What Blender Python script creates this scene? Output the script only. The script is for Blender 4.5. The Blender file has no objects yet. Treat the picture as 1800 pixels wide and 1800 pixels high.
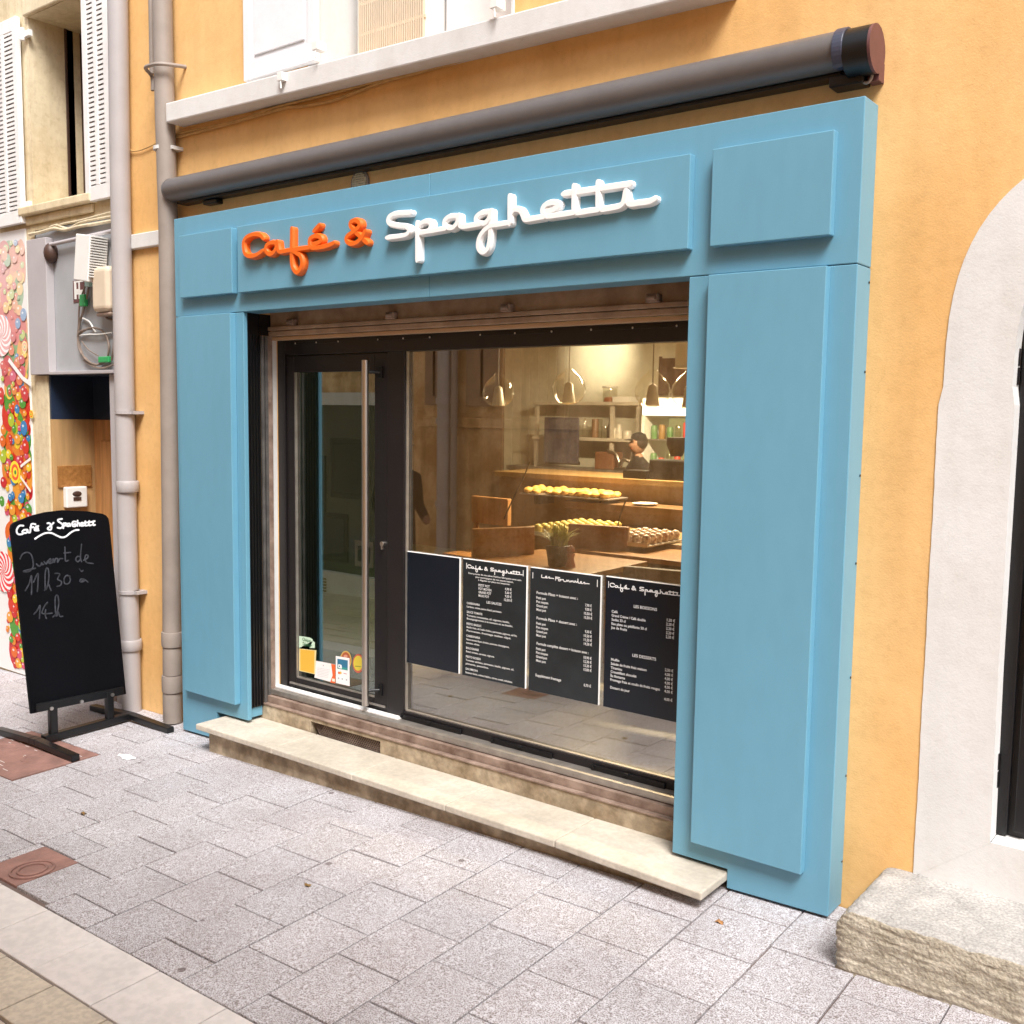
import bpy, bmesh, math, random
from mathutils import Vector, Matrix
random.seed(7)
scene = bpy.context.scene
COL = scene.collection

# ------------------------------------------------------------------ camera
F = 1787.761
CAM = Vector((5.2108, -3.52396, 1.89128))
RM = ((0.79007053, 0.61286580, 0.01356722), (0.07011866, -0.06836192, -0.99519346), (-0.60899255, 0.78722434, -0.09698407))
cam_data = bpy.data.cameras.new('camera')
cam_data.sensor_width = 36
cam_data.lens = F / 1800 * 36
cam_data.clip_start = 0.05
cam_data.clip_end = 400
cam = bpy.data.objects.new('camera', cam_data)
COL.objects.link(cam)
cam.matrix_world = Matrix(((RM[0][0], -RM[1][0], -RM[2][0], CAM.x), (RM[0][1], -RM[1][1], -RM[2][1], CAM.y),
                           (RM[0][2], -RM[1][2], -RM[2][2], CAM.z), (0, 0, 0, 1)))
scene.camera = cam

# ------------------------------------------------------------------ sky, sun, exposure
SUN_DIR = Vector((0.50, -0.42, 0.90)).normalized()
world = bpy.data.worlds.new('World')
scene.world = world
world.use_nodes = True
wn = world.node_tree
wn.nodes.clear()
sky = wn.nodes.new('ShaderNodeTexSky')
sky.sky_type = 'NISHITA'
sky.sun_disc = False
sky.sun_elevation = math.asin(SUN_DIR.z)
sky.sun_rotation = math.atan2(SUN_DIR.x, SUN_DIR.y)
sky.air_density = 1.0
sky.dust_density = 3.0
hs = wn.nodes.new('ShaderNodeHueSaturation')
hs.inputs['Saturation'].default_value = 0.30
bg = wn.nodes.new('ShaderNodeBackground')
bg.inputs['Strength'].default_value = 0.10
wo = wn.nodes.new('ShaderNodeOutputWorld')
wn.links.new(sky.outputs[0], hs.inputs['Color'])
wn.links.new(hs.outputs[0], bg.inputs['Color'])
wn.links.new(bg.outputs[0], wo.inputs['Surface'])
sun_data = bpy.data.lights.new('sun', 'SUN')
sun_data.energy = 2.3
sun_data.angle = math.radians(24)
sun_data.color = (1.0, 0.975, 0.94)
sun = bpy.data.objects.new('sun', sun_data)
COL.objects.link(sun)
sun.location = (2, -3, 9)
sun.rotation_euler = SUN_DIR.to_track_quat('Z', 'Y').to_euler()
scene.view_settings.view_transform = 'Standard'
scene.view_settings.look = 'None'
scene.view_settings.exposure = 1.16
scene.view_settings.gamma = 1

# ------------------------------------------------------------------ photo point -> world point on a known plane
def ray(u, v):
    a, b = (u - 900) / F, (v - 900) / F
    return Vector(tuple(RM[0][i] * a + RM[1][i] * b + RM[2][i] for i in range(3)))
def P(u, v, y):
    d = ray(u, v); t = (y - CAM.y) / d.y; q = CAM + d * t
    return q.x, q.z
def PX(u, v, x):
    d = ray(u, v); t = (x - CAM.x) / d.x; q = CAM + d * t
    return q.y, q.z
def PZ(u, v, z):
    d = ray(u, v); t = (z - CAM.z) / d.z; q = CAM + d * t
    return q.x, q.y
GX, GY = 0.028, 0.02
def gz(x, y): return GX * (x - 1.7) + GY * y
def PG(u, v):
    d = ray(u, v)
    t = (GX * (CAM.x - 1.7) + GY * CAM.y - CAM.z) / (d.z - GX * d.x - GY * d.y); q = CAM + d * t
    return q.x, q.y
def rc(y, tl, tr, br, bl):
    a, b, c, d = P(*tl, y), P(*tr, y), P(*br, y), P(*bl, y)
    return (a[0] + d[0]) / 2, (b[0] + c[0]) / 2, (c[1] + d[1]) / 2, (a[1] + b[1]) / 2   # x0,x1,z0,z1

# ------------------------------------------------------------------ materials
def mat(name, col, rough=0.6, var=0.12, scale=6.0, bump=0.0, bscale=60.0, metal=0.0, spec=0.5, col2=None, detail=5.0,
        fine=0.0, fscale=90.0, coat=0.0, stretch=None):
    m = bpy.data.materials.new(name); m.use_nodes = True
    nt = m.node_tree; N = nt.nodes; L = nt.links
    b = N['Principled BSDF']
    b.inputs['Roughness'].default_value = rough
    b.inputs['Metallic'].default_value = metal
    b.inputs['Specular IOR Level'].default_value = spec
    b.inputs['Coat Weight'].default_value = coat
    geo = N.new('ShaderNodeNewGeometry')
    vec = geo.outputs['Position']
    if stretch:
        mp = N.new('ShaderNodeMapping'); mp.inputs['Scale'].default_value = stretch
        L.new(vec, mp.inputs['Vector']); vec = mp.outputs[0]
    ns = N.new('ShaderNodeTexNoise'); ns.inputs['Scale'].default_value = scale; ns.inputs['Detail'].default_value = detail
    ns.inputs['Roughness'].default_value = 0.6
    L.new(vec, ns.inputs['Vector'])
    rp = N.new('ShaderNodeValToRGB')
    c1 = tuple(max(0, c * (1 - var)) for c in col) + (1,)
    c2 = (tuple(min(1, c * (1 + var)) for c in col) if col2 is None else tuple(col2)) + (1,)
    rp.color_ramp.elements[0].position = 0.32; rp.color_ramp.elements[1].position = 0.68
    rp.color_ramp.elements[0].color = c1; rp.color_ramp.elements[1].color = c2
    L.new(ns.outputs['Fac'], rp.inputs['Fac'])
    out = rp.outputs[0]
    if fine > 0:
        n2 = N.new('ShaderNodeTexNoise'); n2.inputs['Scale'].default_value = fscale; n2.inputs['Detail'].default_value = 3
        L.new(vec, n2.inputs['Vector'])
        r2 = N.new('ShaderNodeValToRGB'); r2.color_ramp.elements[0].position = 0.38; r2.color_ramp.elements[1].position = 0.62
        r2.color_ramp.elements[0].color = (1 - fine,) * 3 + (1,); r2.color_ramp.elements[1].color = (1 + 0.0,) * 3 + (1,)
        L.new(n2.outputs['Fac'], r2.inputs['Fac'])
        mx = N.new('ShaderNodeMix'); mx.data_type = 'RGBA'; mx.blend_type = 'MULTIPLY'; mx.inputs[0].default_value = 1
        L.new(out, mx.inputs[6]); L.new(r2.outputs[0], mx.inputs[7]); out = mx.outputs[2]
    L.new(out, b.inputs['Base Color'])
    if bump > 0:
        n3 = N.new('ShaderNodeTexNoise'); n3.inputs['Scale'].default_value = bscale; n3.inputs['Detail'].default_value = 4
        L.new(vec, n3.inputs['Vector'])
        bp = N.new('ShaderNodeBump'); bp.inputs['Strength'].default_value = bump; bp.inputs['Distance'].default_value = 0.01
        L.new(n3.outputs['Fac'], bp.inputs['Height']); L.new(bp.outputs[0], b.inputs['Normal'])
    return m
def emit(name, col, strength):
    m = bpy.data.materials.new(name); m.use_nodes = True
    b = m.node_tree.nodes['Principled BSDF']
    b.inputs['Base Color'].default_value = col + (1,)
    b.inputs['Emission Color'].default_value = col + (1,); b.inputs['Emission Strength'].default_value = strength
    return m
def glass_mat(name, tint, f0, rough=0.0, power=4.0):
    """thin pane: clear transmission plus a mirror share that grows with the angle, the same from both sides"""
    m = bpy.data.materials.new(name); m.use_nodes = True
    nt = m.node_tree; N = nt.nodes; L = nt.links; N.clear()
    o = N.new('ShaderNodeOutputMaterial'); mx = N.new('ShaderNodeMixShader'); lw = N.new('ShaderNodeLayerWeight'); lw.inputs['Blend'].default_value = 0.5
    pw = N.new('ShaderNodeMath'); pw.operation = 'POWER'; pw.inputs[1].default_value = power
    ma = N.new('ShaderNodeMath'); ma.operation = 'MULTIPLY_ADD'; ma.inputs[1].default_value = 0.9 - f0; ma.inputs[2].default_value = f0
    L.new(lw.outputs['Facing'], pw.inputs[0]); L.new(pw.outputs[0], ma.inputs[0])
    t = N.new('ShaderNodeBsdfTransparent'); t.inputs['Color'].default_value = tint + (1,)
    g = N.new('ShaderNodeBsdfGlossy'); g.inputs['Roughness'].default_value = rough; g.inputs['Color'].default_value = (1, 1, 1, 1)
    L.new(ma.outputs[0], mx.inputs[0]); L.new(t.outputs[0], mx.inputs[1]); L.new(g.outputs[0], mx.inputs[2]); L.new(mx.outputs[0], o.inputs['Surface'])
    return m
def granite():
    m = bpy.data.materials.new('granite'); m.use_nodes = True
    nt = m.node_tree; N = nt.nodes; L = nt.links; b = N['Principled BSDF']; b.inputs['Roughness'].default_value = 0.75
    geo = N.new('ShaderNodeNewGeometry')
    def noise(s, d=3):
        n = N.new('ShaderNodeTexNoise'); n.inputs['Scale'].default_value = s; n.inputs['Detail'].default_value = d
        L.new(geo.outputs['Position'], n.inputs['Vector']); return n
    def ramp(src, p0, p1, c0, c1):
        r = N.new('ShaderNodeValToRGB'); r.color_ramp.elements[0].position = p0; r.color_ramp.elements[1].position = p1
        r.color_ramp.elements[0].color = c0 + (1,); r.color_ramp.elements[1].color = c1 + (1,); L.new(src, r.inputs['Fac']); return r.outputs[0]
    def mul(a, c, f=1.0, mode='MULTIPLY'):
        x = N.new('ShaderNodeMix'); x.data_type = 'RGBA'; x.blend_type = mode; x.inputs[0].default_value = f
        L.new(a, x.inputs[6]); L.new(c, x.inputs[7]); return x.outputs[2]
    base = ramp(geo.outputs['Random Per Island'], 0.0, 1.0, (0.58, 0.58, 0.61), (0.65, 0.645, 0.675))
    speck = ramp(noise(210, 3).outputs['Fac'], 0.38, 0.58, (0.40, 0.345, 0.325), (1.05, 1.05, 1.07))
    speck2 = ramp(noise(55, 4).outputs['Fac'], 0.35, 0.6, (0.80, 0.765, 0.75), (1.0, 1.0, 1.0))
    big = ramp(noise(2.2, 4).outputs['Fac'], 0.35, 0.65, (0.87, 0.85, 0.84), (1.02, 1.02, 1.02))
    c = mul(mul(mul(base, speck), speck2), big)
    # chewing-gum spots and dirt of their own shape
    vo = N.new('ShaderNodeTexVoronoi'); vo.inputs['Scale'].default_value = 4.3; vo.inputs['Randomness'].default_value = 1
    L.new(geo.outputs['Position'], vo.inputs['Vector'])
    gum = ramp(vo.outputs['Distance'], 0.055, 0.075, (0.30, 0.24, 0.23), (1, 1, 1))
    c = mul(c, gum, 0.8)
    L.new(c, b.inputs['Base Color'])
    bp = N.new('ShaderNodeBump'); bp.inputs['Strength'].default_value = 0.25; bp.inputs['Distance'].default_value = 0.004
    L.new(noise(170, 4).outputs['Fac'], bp.inputs['Height']); L.new(bp.outputs[0], b.inputs['Normal'])
    return m
def plaster(name, c1, c2, streak=0.12, bump=0.10, crack=0.25, patch=0.10, spot=0.10):
    m = bpy.data.materials.new(name); m.use_nodes = True
    nt = m.node_tree; N = nt.nodes; L = nt.links; b = N['Principled BSDF']; b.inputs['Roughness'].default_value = 0.9; b.inputs['Specular IOR Level'].default_value = 0.25
    geo = N.new('ShaderNodeNewGeometry'); pos = geo.outputs['Position']
    def noise(s, d=4, st=None, ro=.6):
        v = pos
        if st:
            mp = N.new('ShaderNodeMapping'); mp.inputs['Scale'].default_value = st; L.new(pos, mp.inputs['Vector']); v = mp.outputs[0]
        n = N.new('ShaderNodeTexNoise'); n.inputs['Scale'].default_value = s; n.inputs['Detail'].default_value = d; n.inputs['Roughness'].default_value = ro; L.new(v, n.inputs['Vector']); return n.outputs['Fac']
    def ramp(src, p0, p1, a, c):
        r = N.new('ShaderNodeValToRGB'); r.color_ramp.elements[0].position = p0; r.color_ramp.elements[1].position = p1
        r.color_ramp.elements[0].color = a + (1,); r.color_ramp.elements[1].color = c + (1,); L.new(src, r.inputs['Fac']); return r.outputs[0]
    def mul(a, c, f=1.0):
        x = N.new('ShaderNodeMix'); x.data_type = 'RGBA'; x.blend_type = 'MULTIPLY'; x.inputs[0].default_value = f; L.new(a, x.inputs[6]); L.new(c, x.inputs[7]); return x.outputs[2]
    col = ramp(noise(0.9, 5), .35, .65, c1, c2)
    w1 = (1, 1, 1)
    col = mul(col, ramp(noise(2.6, 6, None, .7), .40, .58, (1 - patch, 1 - patch * 1.25, 1 - patch * 1.6), w1))
    col = mul(col, ramp(noise(7, 5, (1, 1, .10)), .36, .56, (1 - streak, 1 - streak * 1.1, 1 - streak * 1.3), w1))
    col = mul(col, ramp(noise(28, 4), .34, .50, (1 - spot, 1 - spot * 1.2, 1 - spot * 1.4), w1))
    vo = N.new('ShaderNodeTexVoronoi'); vo.feature = 'DISTANCE_TO_EDGE'; vo.inputs['Scale'].default_value = 1.1
    wv = N.new('ShaderNodeVectorMath'); wv.operation = 'ADD'; nz = N.new('ShaderNodeTexNoise'); nz.inputs['Scale'].default_value = 3.5; nz.inputs['Detail'].default_value = 6
    L.new(pos, nz.inputs['Vector']); L.new(pos, wv.inputs[0]); L.new(nz.outputs['Color'], wv.inputs[1]); L.new(wv.outputs[0], vo.inputs['Vector'])
    lines_ = ramp(vo.outputs['Distance'], .0008, .004, (.55, .5, .45), w1)
    msk = N.new('ShaderNodeMath'); msk.operation = 'MULTIPLY'; msk.inputs[1].default_value = crack
    mr = N.new('ShaderNodeMapRange'); mr.inputs[1].default_value = .5; mr.inputs[2].default_value = .62; L.new(noise(1.7, 3), mr.inputs[0]); L.new(mr.outputs[0], msk.inputs[0])
    x = N.new('ShaderNodeMix'); x.data_type = 'RGBA'; x.blend_type = 'MULTIPLY'; L.new(msk.outputs[0], x.inputs[0]); L.new(col, x.inputs[6]); L.new(lines_, x.inputs[7])
    L.new(x.outputs[2], b.inputs['Base Color'])
    ad = N.new('ShaderNodeMath'); ad.operation = 'ADD'; ml = N.new('ShaderNodeMath'); ml.operation = 'MULTIPLY'; ml.inputs[1].default_value = 2.5
    L.new(noise(9, 3), ml.inputs[0]); L.new(ml.outputs[0], ad.inputs[0]); L.new(noise(140, 4), ad.inputs[1])
    bp = N.new('ShaderNodeBump'); bp.inputs['Strength'].default_value = bump; bp.inputs['Distance'].default_value = 0.01
    L.new(ad.outputs[0], bp.inputs['Height']); L.new(bp.outputs[0], b.inputs['Normal'])
    return m
def attr_mat(name, rough=0.45):
    m = bpy.data.materials.new(name); m.use_nodes = True
    nt = m.node_tree; b = nt.nodes['Principled BSDF']; b.inputs['Roughness'].default_value = rough
    a = nt.nodes.new('ShaderNodeAttribute'); a.attribute_name = 'Col'
    nt.links.new(a.outputs['Color'], b.inputs['Base Color'])
    return m

M = dict(
    ochre=plaster('ochre_plaster', (0.77, 0.455, 0.175), (0.82, 0.525, 0.235), 0.07, 0.13, 0.3, 0.06, 0.05),
    ochre_stain=mat('ochre_reveal', (0.62, 0.30, 0.07), 0.9, 0.15, 5, 0.3, 40),
    cream=plaster('cream_plaster', (0.72, 0.60, 0.40), (0.78, 0.68, 0.49), 0.15, 0.10, 0.4, 0.14),
    opp=plaster('sand_plaster', (0.74, 0.48, 0.24), (0.86, 0.63, 0.38), 0.30, 0.3, 0.8, 0.35),
    white=plaster('white_paint', (0.68, 0.675, 0.67), (0.74, 0.735, 0.73), 0.05, 0.10, 0.25, 0.04, 0.03),
    shutter=mat('pale_shutter_paint', (0.78, 0.79, 0.82), 0.55, 0.04, 8, 0.05, 60),
    warmshut=mat('worn_shutter_paint', (0.80, 0.78, 0.77), 0.6, 0.06, 8, 0.05, 60),
    blue=mat('blue_cladding', (0.138, 0.340, 0.468), 0.40, 0.025, 1.1, 0.02, 160, spec=0.5, fine=0.025, fscale=9, stretch=(2.0, 2.0, .8)),
    bluedark=mat('dark_blue_panel', (0.0055, 0.010, 0.018), 0.22, 0.10, 4),
    boardreflect=mat('reflection_grey_menu_face', (0.018, 0.023, 0.027), 0.25, 0.25, 5),  # grey reflection on two boards put into the face colour
    orange=mat('orange_letters', (0.80, 0.145, 0.012), 0.4, 0.03, 5),
    lwhite=mat('white_letters', (0.88, 0.88, 0.88), 0.4, 0.02, 5),
    print_=mat('white_print', (0.85, 0.85, 0.85), 0.6, 0.02, 5),
    frame=mat('anthracite_frame', (0.0105, 0.0085, 0.0095), 0.42, 0.12, 20, 0.05, 200),
    black=mat('black_metal', (0.004, 0.004, 0.005), 0.38, 0.1, 10),
    steel=mat('brushed_steel', (0.62, 0.58, 0.54), 0.33, 0.05, 30, metal=1.0, stretch=(1, 1, 0.1)),
    alu=mat('worn_aluminium', (0.36, 0.33, 0.30), 0.45, 0.20, 14, 0.1, 50, metal=0.7),
    guide=mat('dull_guide_metal', (0.15, 0.14, 0.135), 0.5, 0.3, 12, 0.1, 50, metal=0.5),
    rust=mat('rusty_brown_metal', (0.20, 0.12, 0.085), 0.7, 0.35, 9, 0.2, 60, col2=(0.34, 0.25, 0.20)),
    slat=mat('weathered_shutter_casing', (0.33, 0.22, 0.15), 0.7, 0.2, 7, 0.15, 60, col2=(0.45, 0.33, 0.24)),
    awn=mat('grey_brown_awning_case', (0.125, 0.112, 0.108), 0.36, 0.06, 6, 0.02, 100, fine=0.04, fscale=30),
    plum=mat('maroon_cap', (0.13, 0.05, 0.05), 0.5, 0.1, 10),
    stone=mat('limestone_step', (0.50, 0.44, 0.36), 0.6, 0.06, 4, 0.10, 70, col2=(0.62, 0.56, 0.47), fine=0.12, fscale=45),
    riser=mat('stained_stone', (0.36, 0.26, 0.155), 0.85, 0.3, 5, 0.35, 40, col2=(0.56, 0.46, 0.33), fine=0.3, fscale=26),
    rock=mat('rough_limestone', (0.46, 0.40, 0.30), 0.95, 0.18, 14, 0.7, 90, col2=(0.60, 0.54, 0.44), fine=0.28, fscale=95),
    rocktop=mat('grey_limestone', (0.42, 0.40, 0.38), 0.9, 0.12, 9, 0.6, 90, col2=(0.55, 0.52, 0.49), fine=0.28, fscale=110),
    kerb=mat('pale_kerb_stone', (0.69, 0.645, 0.625), 0.7, 0.06, 3, 0.12, 60, fine=0.10, fscale=30),
    roadp=mat('beige_paver', (0.60, 0.525, 0.43), 0.75, 0.1, 4, 0.15, 60, fine=0.18, fscale=50),
    joint=mat('joint_mortar', (0.16, 0.115, 0.10), 0.95, 0.2, 12, 0.2, 80),
    cover=mat('brown_cast_cover', (0.27, 0.145, 0.12), 0.7, 0.22, 10, 0.3, 50),
    pipe=mat('lilac_grey_pipe', (0.40, 0.37, 0.37), 0.5, 0.06, 4, 0.04, 60),
    pipe2=mat('beige_grey_pipe', (0.29, 0.245, 0.215), 0.55, 0.12, 4, 0.05, 60),
    cable=mat('painted_cable', (0.55, 0.35, 0.14), 0.7, 0.15, 20),
    paleCable=mat('cream_cable', (0.66, 0.57, 0.40), 0.7, 0.15, 20),
    greyp=mat('grey_board', (0.36, 0.37, 0.39), 0.6, 0.07, 3, 0.05, 40),
    lilac=mat('lilac_board', (0.44, 0.41, 0.42), 0.6, 0.06, 3, 0.05, 40),
    navy=mat('navy_panel', (0.018, 0.032, 0.065), 0.45, 0.2, 3),
    wood=mat('orange_wood', (0.42, 0.20, 0.07), 0.6, 0.25, 4, 0.1, 40, stretch=(6, 6, 0.5)),
    darkwood=mat('dark_brown_wood', (0.065, 0.032, 0.022), 0.5, 0.2, 6),
    oak=mat('oak', (0.30, 0.125, 0.032), 0.42, 0.18, 5, 0.05, 60, stretch=(0.6, 7, 7), col2=(0.42, 0.20, 0.06)),
    oak2=mat('plywood', (0.25, 0.15, 0.055), 0.5, 0.10, 3, 0.04, 60, stretch=(0.6, 6, 6)),
    wallin=mat('warm_cream_wall', (0.62, 0.60, 0.50), 0.85, 0.05, 3),
    shadewall=mat('shade_brown_wall', (0.22, 0.15, 0.10), 0.85, 0.1, 3),  # brown darkened to paint the shade of the room's unlit end
    floorin=mat('brown_floor', (0.24, 0.21, 0.13), 0.5, 0.2, 4),
    cb=mat('chalkboard', (0.0022, 0.0025, 0.0040), 0.55, 0.25, 3, spec=0.12),
    chalk=mat('chalk', (0.70, 0.72, 0.76), 0.95, 0.2, 60),
    fadedchalk=mat('faded_chalk', (0.030, 0.033, 0.042), 0.95, 0.6, 30),
    dullgreen=mat('dull_green_can', (0.10, 0.22, 0.09), 0.4, 0.2, 9),
    shelfm=mat('pale_shelf_metal', (0.55, 0.50, 0.42), 0.4, 0.08, 8),
    green=mat('green_plastic', (0.03, 0.33, 0.10), 0.4, 0.05, 5),
    cyanp=mat('pale_cyan_plastic', (0.45, 0.72, 0.72), 0.4, 0.05, 5),
    wirem=mat('brown_wire', (0.20, 0.15, 0.12), 0.6, 0.15, 30),
    box_w=mat('white_plastic', (0.80, 0.79, 0.76), 0.45, 0.04, 5),
    box_b=mat('beige_plastic', (0.66, 0.55, 0.42), 0.5, 0.06, 5),
    leaf=mat('grass_leaf', (0.34, 0.40, 0.07), 0.5, 0.3, 30, col2=(0.60, 0.60, 0.18)),
    pot=mat('dark_pot', (0.035, 0.032, 0.028), 0.5, 0.1, 8),
    mill=mat('red_wood', (0.40, 0.11, 0.035), 0.3, 0.15, 12, stretch=(3, 3, 0.6)),
    pastry=mat('golden_pastry', (0.72, 0.36, 0.06), 0.55, 0.25, 16, 0.2, 60, col2=(0.85, 0.55, 0.16)),
    ceramic=mat('pale_ceramic', (0.70, 0.66, 0.58), 0.25, 0.04, 5),
    red=mat('red_pack', (0.50, 0.06, 0.04), 0.4, 0.1, 6),
    jeans=mat('dark_cloth', (0.004, 0.004, 0.005), 0.9, 0.2, 20),
    skin=mat('skin', (0.25, 0.135, 0.09), 0.5, 0.06, 10),
    hair=mat('dark_hair', (0.020, 0.014, 0.010), 0.6, 0.2, 60),
    sticker=attr_mat('printed_sticker', 0.4),
    mural=attr_mat('printed_mural', 0.45),
    glass=glass_mat('window_glass', (0.95, 0.95, 0.92), 0.20),
    doorglass=glass_mat('door_glass', (0.42, 0.56, 0.53), 0.21),
    globe=glass_mat('lamp_glass', (0.975, 0.96, 0.93), 0.03, 0.0, 3.2),
    jar=glass_mat('jar_glass', (0.85, 0.84, 0.78), 0.08, 0.05),
    oppglass=mat('dark_shop_glass', (0.015, 0.022, 0.022), 0.08, 0.3, 1.2, spec=0.8),
    granite=granite(),
)

# ------------------------------------------------------------------ mesh building
class MB:
    def __init__(s): s.v = []; s.f = []; s.c = []; s.col = None
    def add(s, vs, fs, mi=0, col=None):
        o = len(s.v); s.v += [tuple(x) for x in vs]
        for f in fs:
            s.f.append(tuple(i + o for i in f)); s.c.append((mi, col))
        return s
    def box(s, x0, x1, y0, y1, z0, z1, mi=0, col=None):
        vs = [(x0, y0, z0), (x1, y0, z0), (x1, y1, z0), (x0, y1, z0), (x0, y0, z1), (x1, y0, z1), (x1, y1, z1), (x0, y1, z1)]
        return s.add(vs, [(0, 3, 2, 1), (4, 5, 6, 7), (0, 1, 5, 4), (1, 2, 6, 5), (2, 3, 7, 6), (3, 0, 4, 7)], mi, col)
    def hexa(s, b, t, mi=0, col=None):      # b, t: four points each, same winding
        return s.add(list(b) + list(t), [(3, 2, 1, 0), (4, 5, 6, 7), (0, 1, 5, 4), (1, 2, 6, 5), (2, 3, 7, 6), (3, 0, 4, 7)], mi, col)
    def prism(s, pts, y0, y1, mi=0, col=None):   # polygon in x,z, counter-clockwise seen from -y
        n = len(pts); vs = [(p[0], y0, p[1]) for p in pts] + [(p[0], y1, p[1]) for p in pts]
        fs = [tuple(range(n)), tuple(reversed(range(n, 2 * n)))] + [(i, i + n, (i + 1) % n + n, (i + 1) % n) for i in range(n)]
        return s.add(vs, fs, mi, col)
    def xprism(s, pts, x0, x1, mi=0, col=None):  # polygon in y,z extruded along x
        n = len(pts); vs = [(x0, p[0], p[1]) for p in pts] + [(x1, p[0], p[1]) for p in pts]
        fs = [tuple(reversed(range(n))), tuple(range(n, 2 * n))] + [(i, (i + 1) % n, (i + 1) % n + n, i + n) for i in range(n)]
        return s.add(vs, fs, mi, col)
    def tube(s, pts, r, n=10, mi=0, caps=True, col=None):
        pts = [Vector(p) for p in pts]; rs = r if isinstance(r, (list, tuple)) else [r] * len(pts)
        rings = []; up = None
        for i, p in enumerate(pts):
            t = (pts[min(i + 1, len(pts) - 1)] - pts[max(i - 1, 0)])
            t = t.normalized() if t.length > 1e-9 else Vector((0, 0, 1))
            if up is None:
                up = Vector((0, 0, 1)) if abs(t.z) < 0.9 else Vector((0, 1, 0))
            a = (up - t * up.dot(t)).normalized(); b = t.cross(a); up = a
            rings.append([p + (a * math.cos(2 * math.pi * k / n) + b * math.sin(2 * math.pi * k / n)) * rs[i] for k in range(n)])
        vs = [q for rr in rings for q in rr]; fs = []
        for i in range(len(pts) - 1):
            for k in range(n):
                fs.append((i * n + k, i * n + (k + 1) % n, (i + 1) * n + (k + 1) % n, (i + 1) * n + k))
        if caps: fs += [tuple(reversed(range(n))), tuple(range((len(pts) - 1) * n, len(pts) * n))]
        return s.add(vs, fs, mi, col)
    def lathe(s, prof, c, n=24, mi=0, col=None):   # profile (r,z), about z
        vs = []; fs = []
        for r, z in prof:
            for k in range(n):
                a = 2 * math.pi * k / n; vs.append((c[0] + r * math.cos(a), c[1] + r * math.sin(a), c[2] + z))
        for i in range(len(prof) - 1):
            for k in range(n):
                fs.append((i * n + k, i * n + (k + 1) % n, (i + 1) * n + (k + 1) % n, (i + 1) * n + k))
        return s.add(vs, fs, mi, col)
    def ball(s, c, rx, ry, rz, n=14, m=9, mi=0, col=None):
        vs = []; fs = []
        for i in range(m + 1):
            th = math.pi * i / m
            for k in range(n):
                a = 2 * math.pi * k / n
                vs.append((c[0] + rx * math.sin(th) * math.cos(a), c[1] + ry * math.sin(th) * math.sin(a), c[2] + rz * math.cos(th)))
        for i in range(m):
            for k in range(n):
                fs.append((i * n + k, (i + 1) * n + k, (i + 1) * n + (k + 1) % n, i * n + (k + 1) % n))
        return s.add(vs, fs, mi, col)
    def stroke(s, pts, w, y, d, mi=0, frame=None, ramp=0.0):
        """rounded bar along a line in a plane; frame maps (a, depth, b) to a world point."""
        fr = frame or (lambda a, dep, b: (a, dep, b))
        n = len(pts); prof = [(-1, 0), (-1, 0.62), (-0.62, 1), (0.62, 1), (1, 0.62), (1, 0)]
        secs = []
        def nrm(i):
            a = pts[max(i - 1, 0)]; b = pts[min(i + 1, n - 1)]; dx, dz = b[0] - a[0], b[1] - a[1]; L = math.hypot(dx, dz) or 1
            return (-dz / L, dx / L), (dx / L, dz / L)
        nn, tt = nrm(0)
        for k in (90, 60, 30):
            a = math.radians(k); secs.append(((pts[0][0] - tt[0] * w * math.sin(a), pts[0][1] - tt[1] * w * math.sin(a)), nn, max(w * math.cos(a), w * .04)))
        for i in range(n):
            nn, tt = nrm(i); secs.append((pts[i], nn, w))
        for k in (30, 60, 90):
            a = math.radians(k); secs.append(((pts[-1][0] + tt[0] * w * math.sin(a), pts[-1][1] + tt[1] * w * math.sin(a)), nn, max(w * math.cos(a), w * .04)))
        vs = []; K = len(prof)
        for p, q, ww in secs:
            for a, h in prof: vs.append(fr(p[0] + q[0] * ww * a, y - (d + ramp * len(vs) / (len(secs) * K)) * h, p[1] + q[1] * ww * a))
        fs = []
        for i in range(len(secs) - 1):
            for k in range(K - 1): fs.append((i * K + k, i * K + k + 1, (i + 1) * K + k + 1, (i + 1) * K + k))
        fs += [tuple(range(K)), tuple(reversed(range((len(secs) - 1) * K, len(secs) * K)))]
        return s.add(vs, fs, mi)
    def build(s, name, mats, parent=None, bevel=0.0, smooth=False, loc=None, seg=2):
        if not isinstance(mats, (list, tuple)): mats = [mats]
        me = bpy.data.meshes.new(name)
        off = Vector((0, 0, 0)) if parent is None else world_loc(parent)
        if parent is None and loc is not None: off = Vector(loc)
        o = bpy.data.objects.new(name, me); COL.objects.link(o)
        if parent is None: o.location = off
        else: o.parent = parent
        me.from_pydata([tuple(Vector(v) - off) for v in s.v], [], s.f)
        for m in mats: me.materials.append(m)
        for p, (mi, c) in zip(me.polygons, s.c): p.material_index = mi
        if any(c is not None for _, c in s.c):
            ca = me.color_attributes.new('Col', 'FLOAT_COLOR', 'CORNER')
            for p, (mi, c) in zip(me.polygons, s.c):
                for li in p.loop_indices: ca.data[li].color = (c or (0.8, 0.8, 0.8)) + (1,)
        bm = bmesh.new(); bm.from_mesh(me); bmesh.ops.recalc_face_normals(bm, faces=bm.faces); bm.to_mesh(me); bm.free()
        if smooth:
            for p in me.polygons: p.use_smooth = True
            try: me.set_sharp_from_angle(angle=math.radians(42))
            except Exception: pass
        if bevel > 0:
            b = o.modifiers.new('bevel', 'BEVEL'); b.width = bevel; b.segments = seg; b.limit_method = 'ANGLE'; b.harden_normals = False
        return o
LOCS = {}
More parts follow.
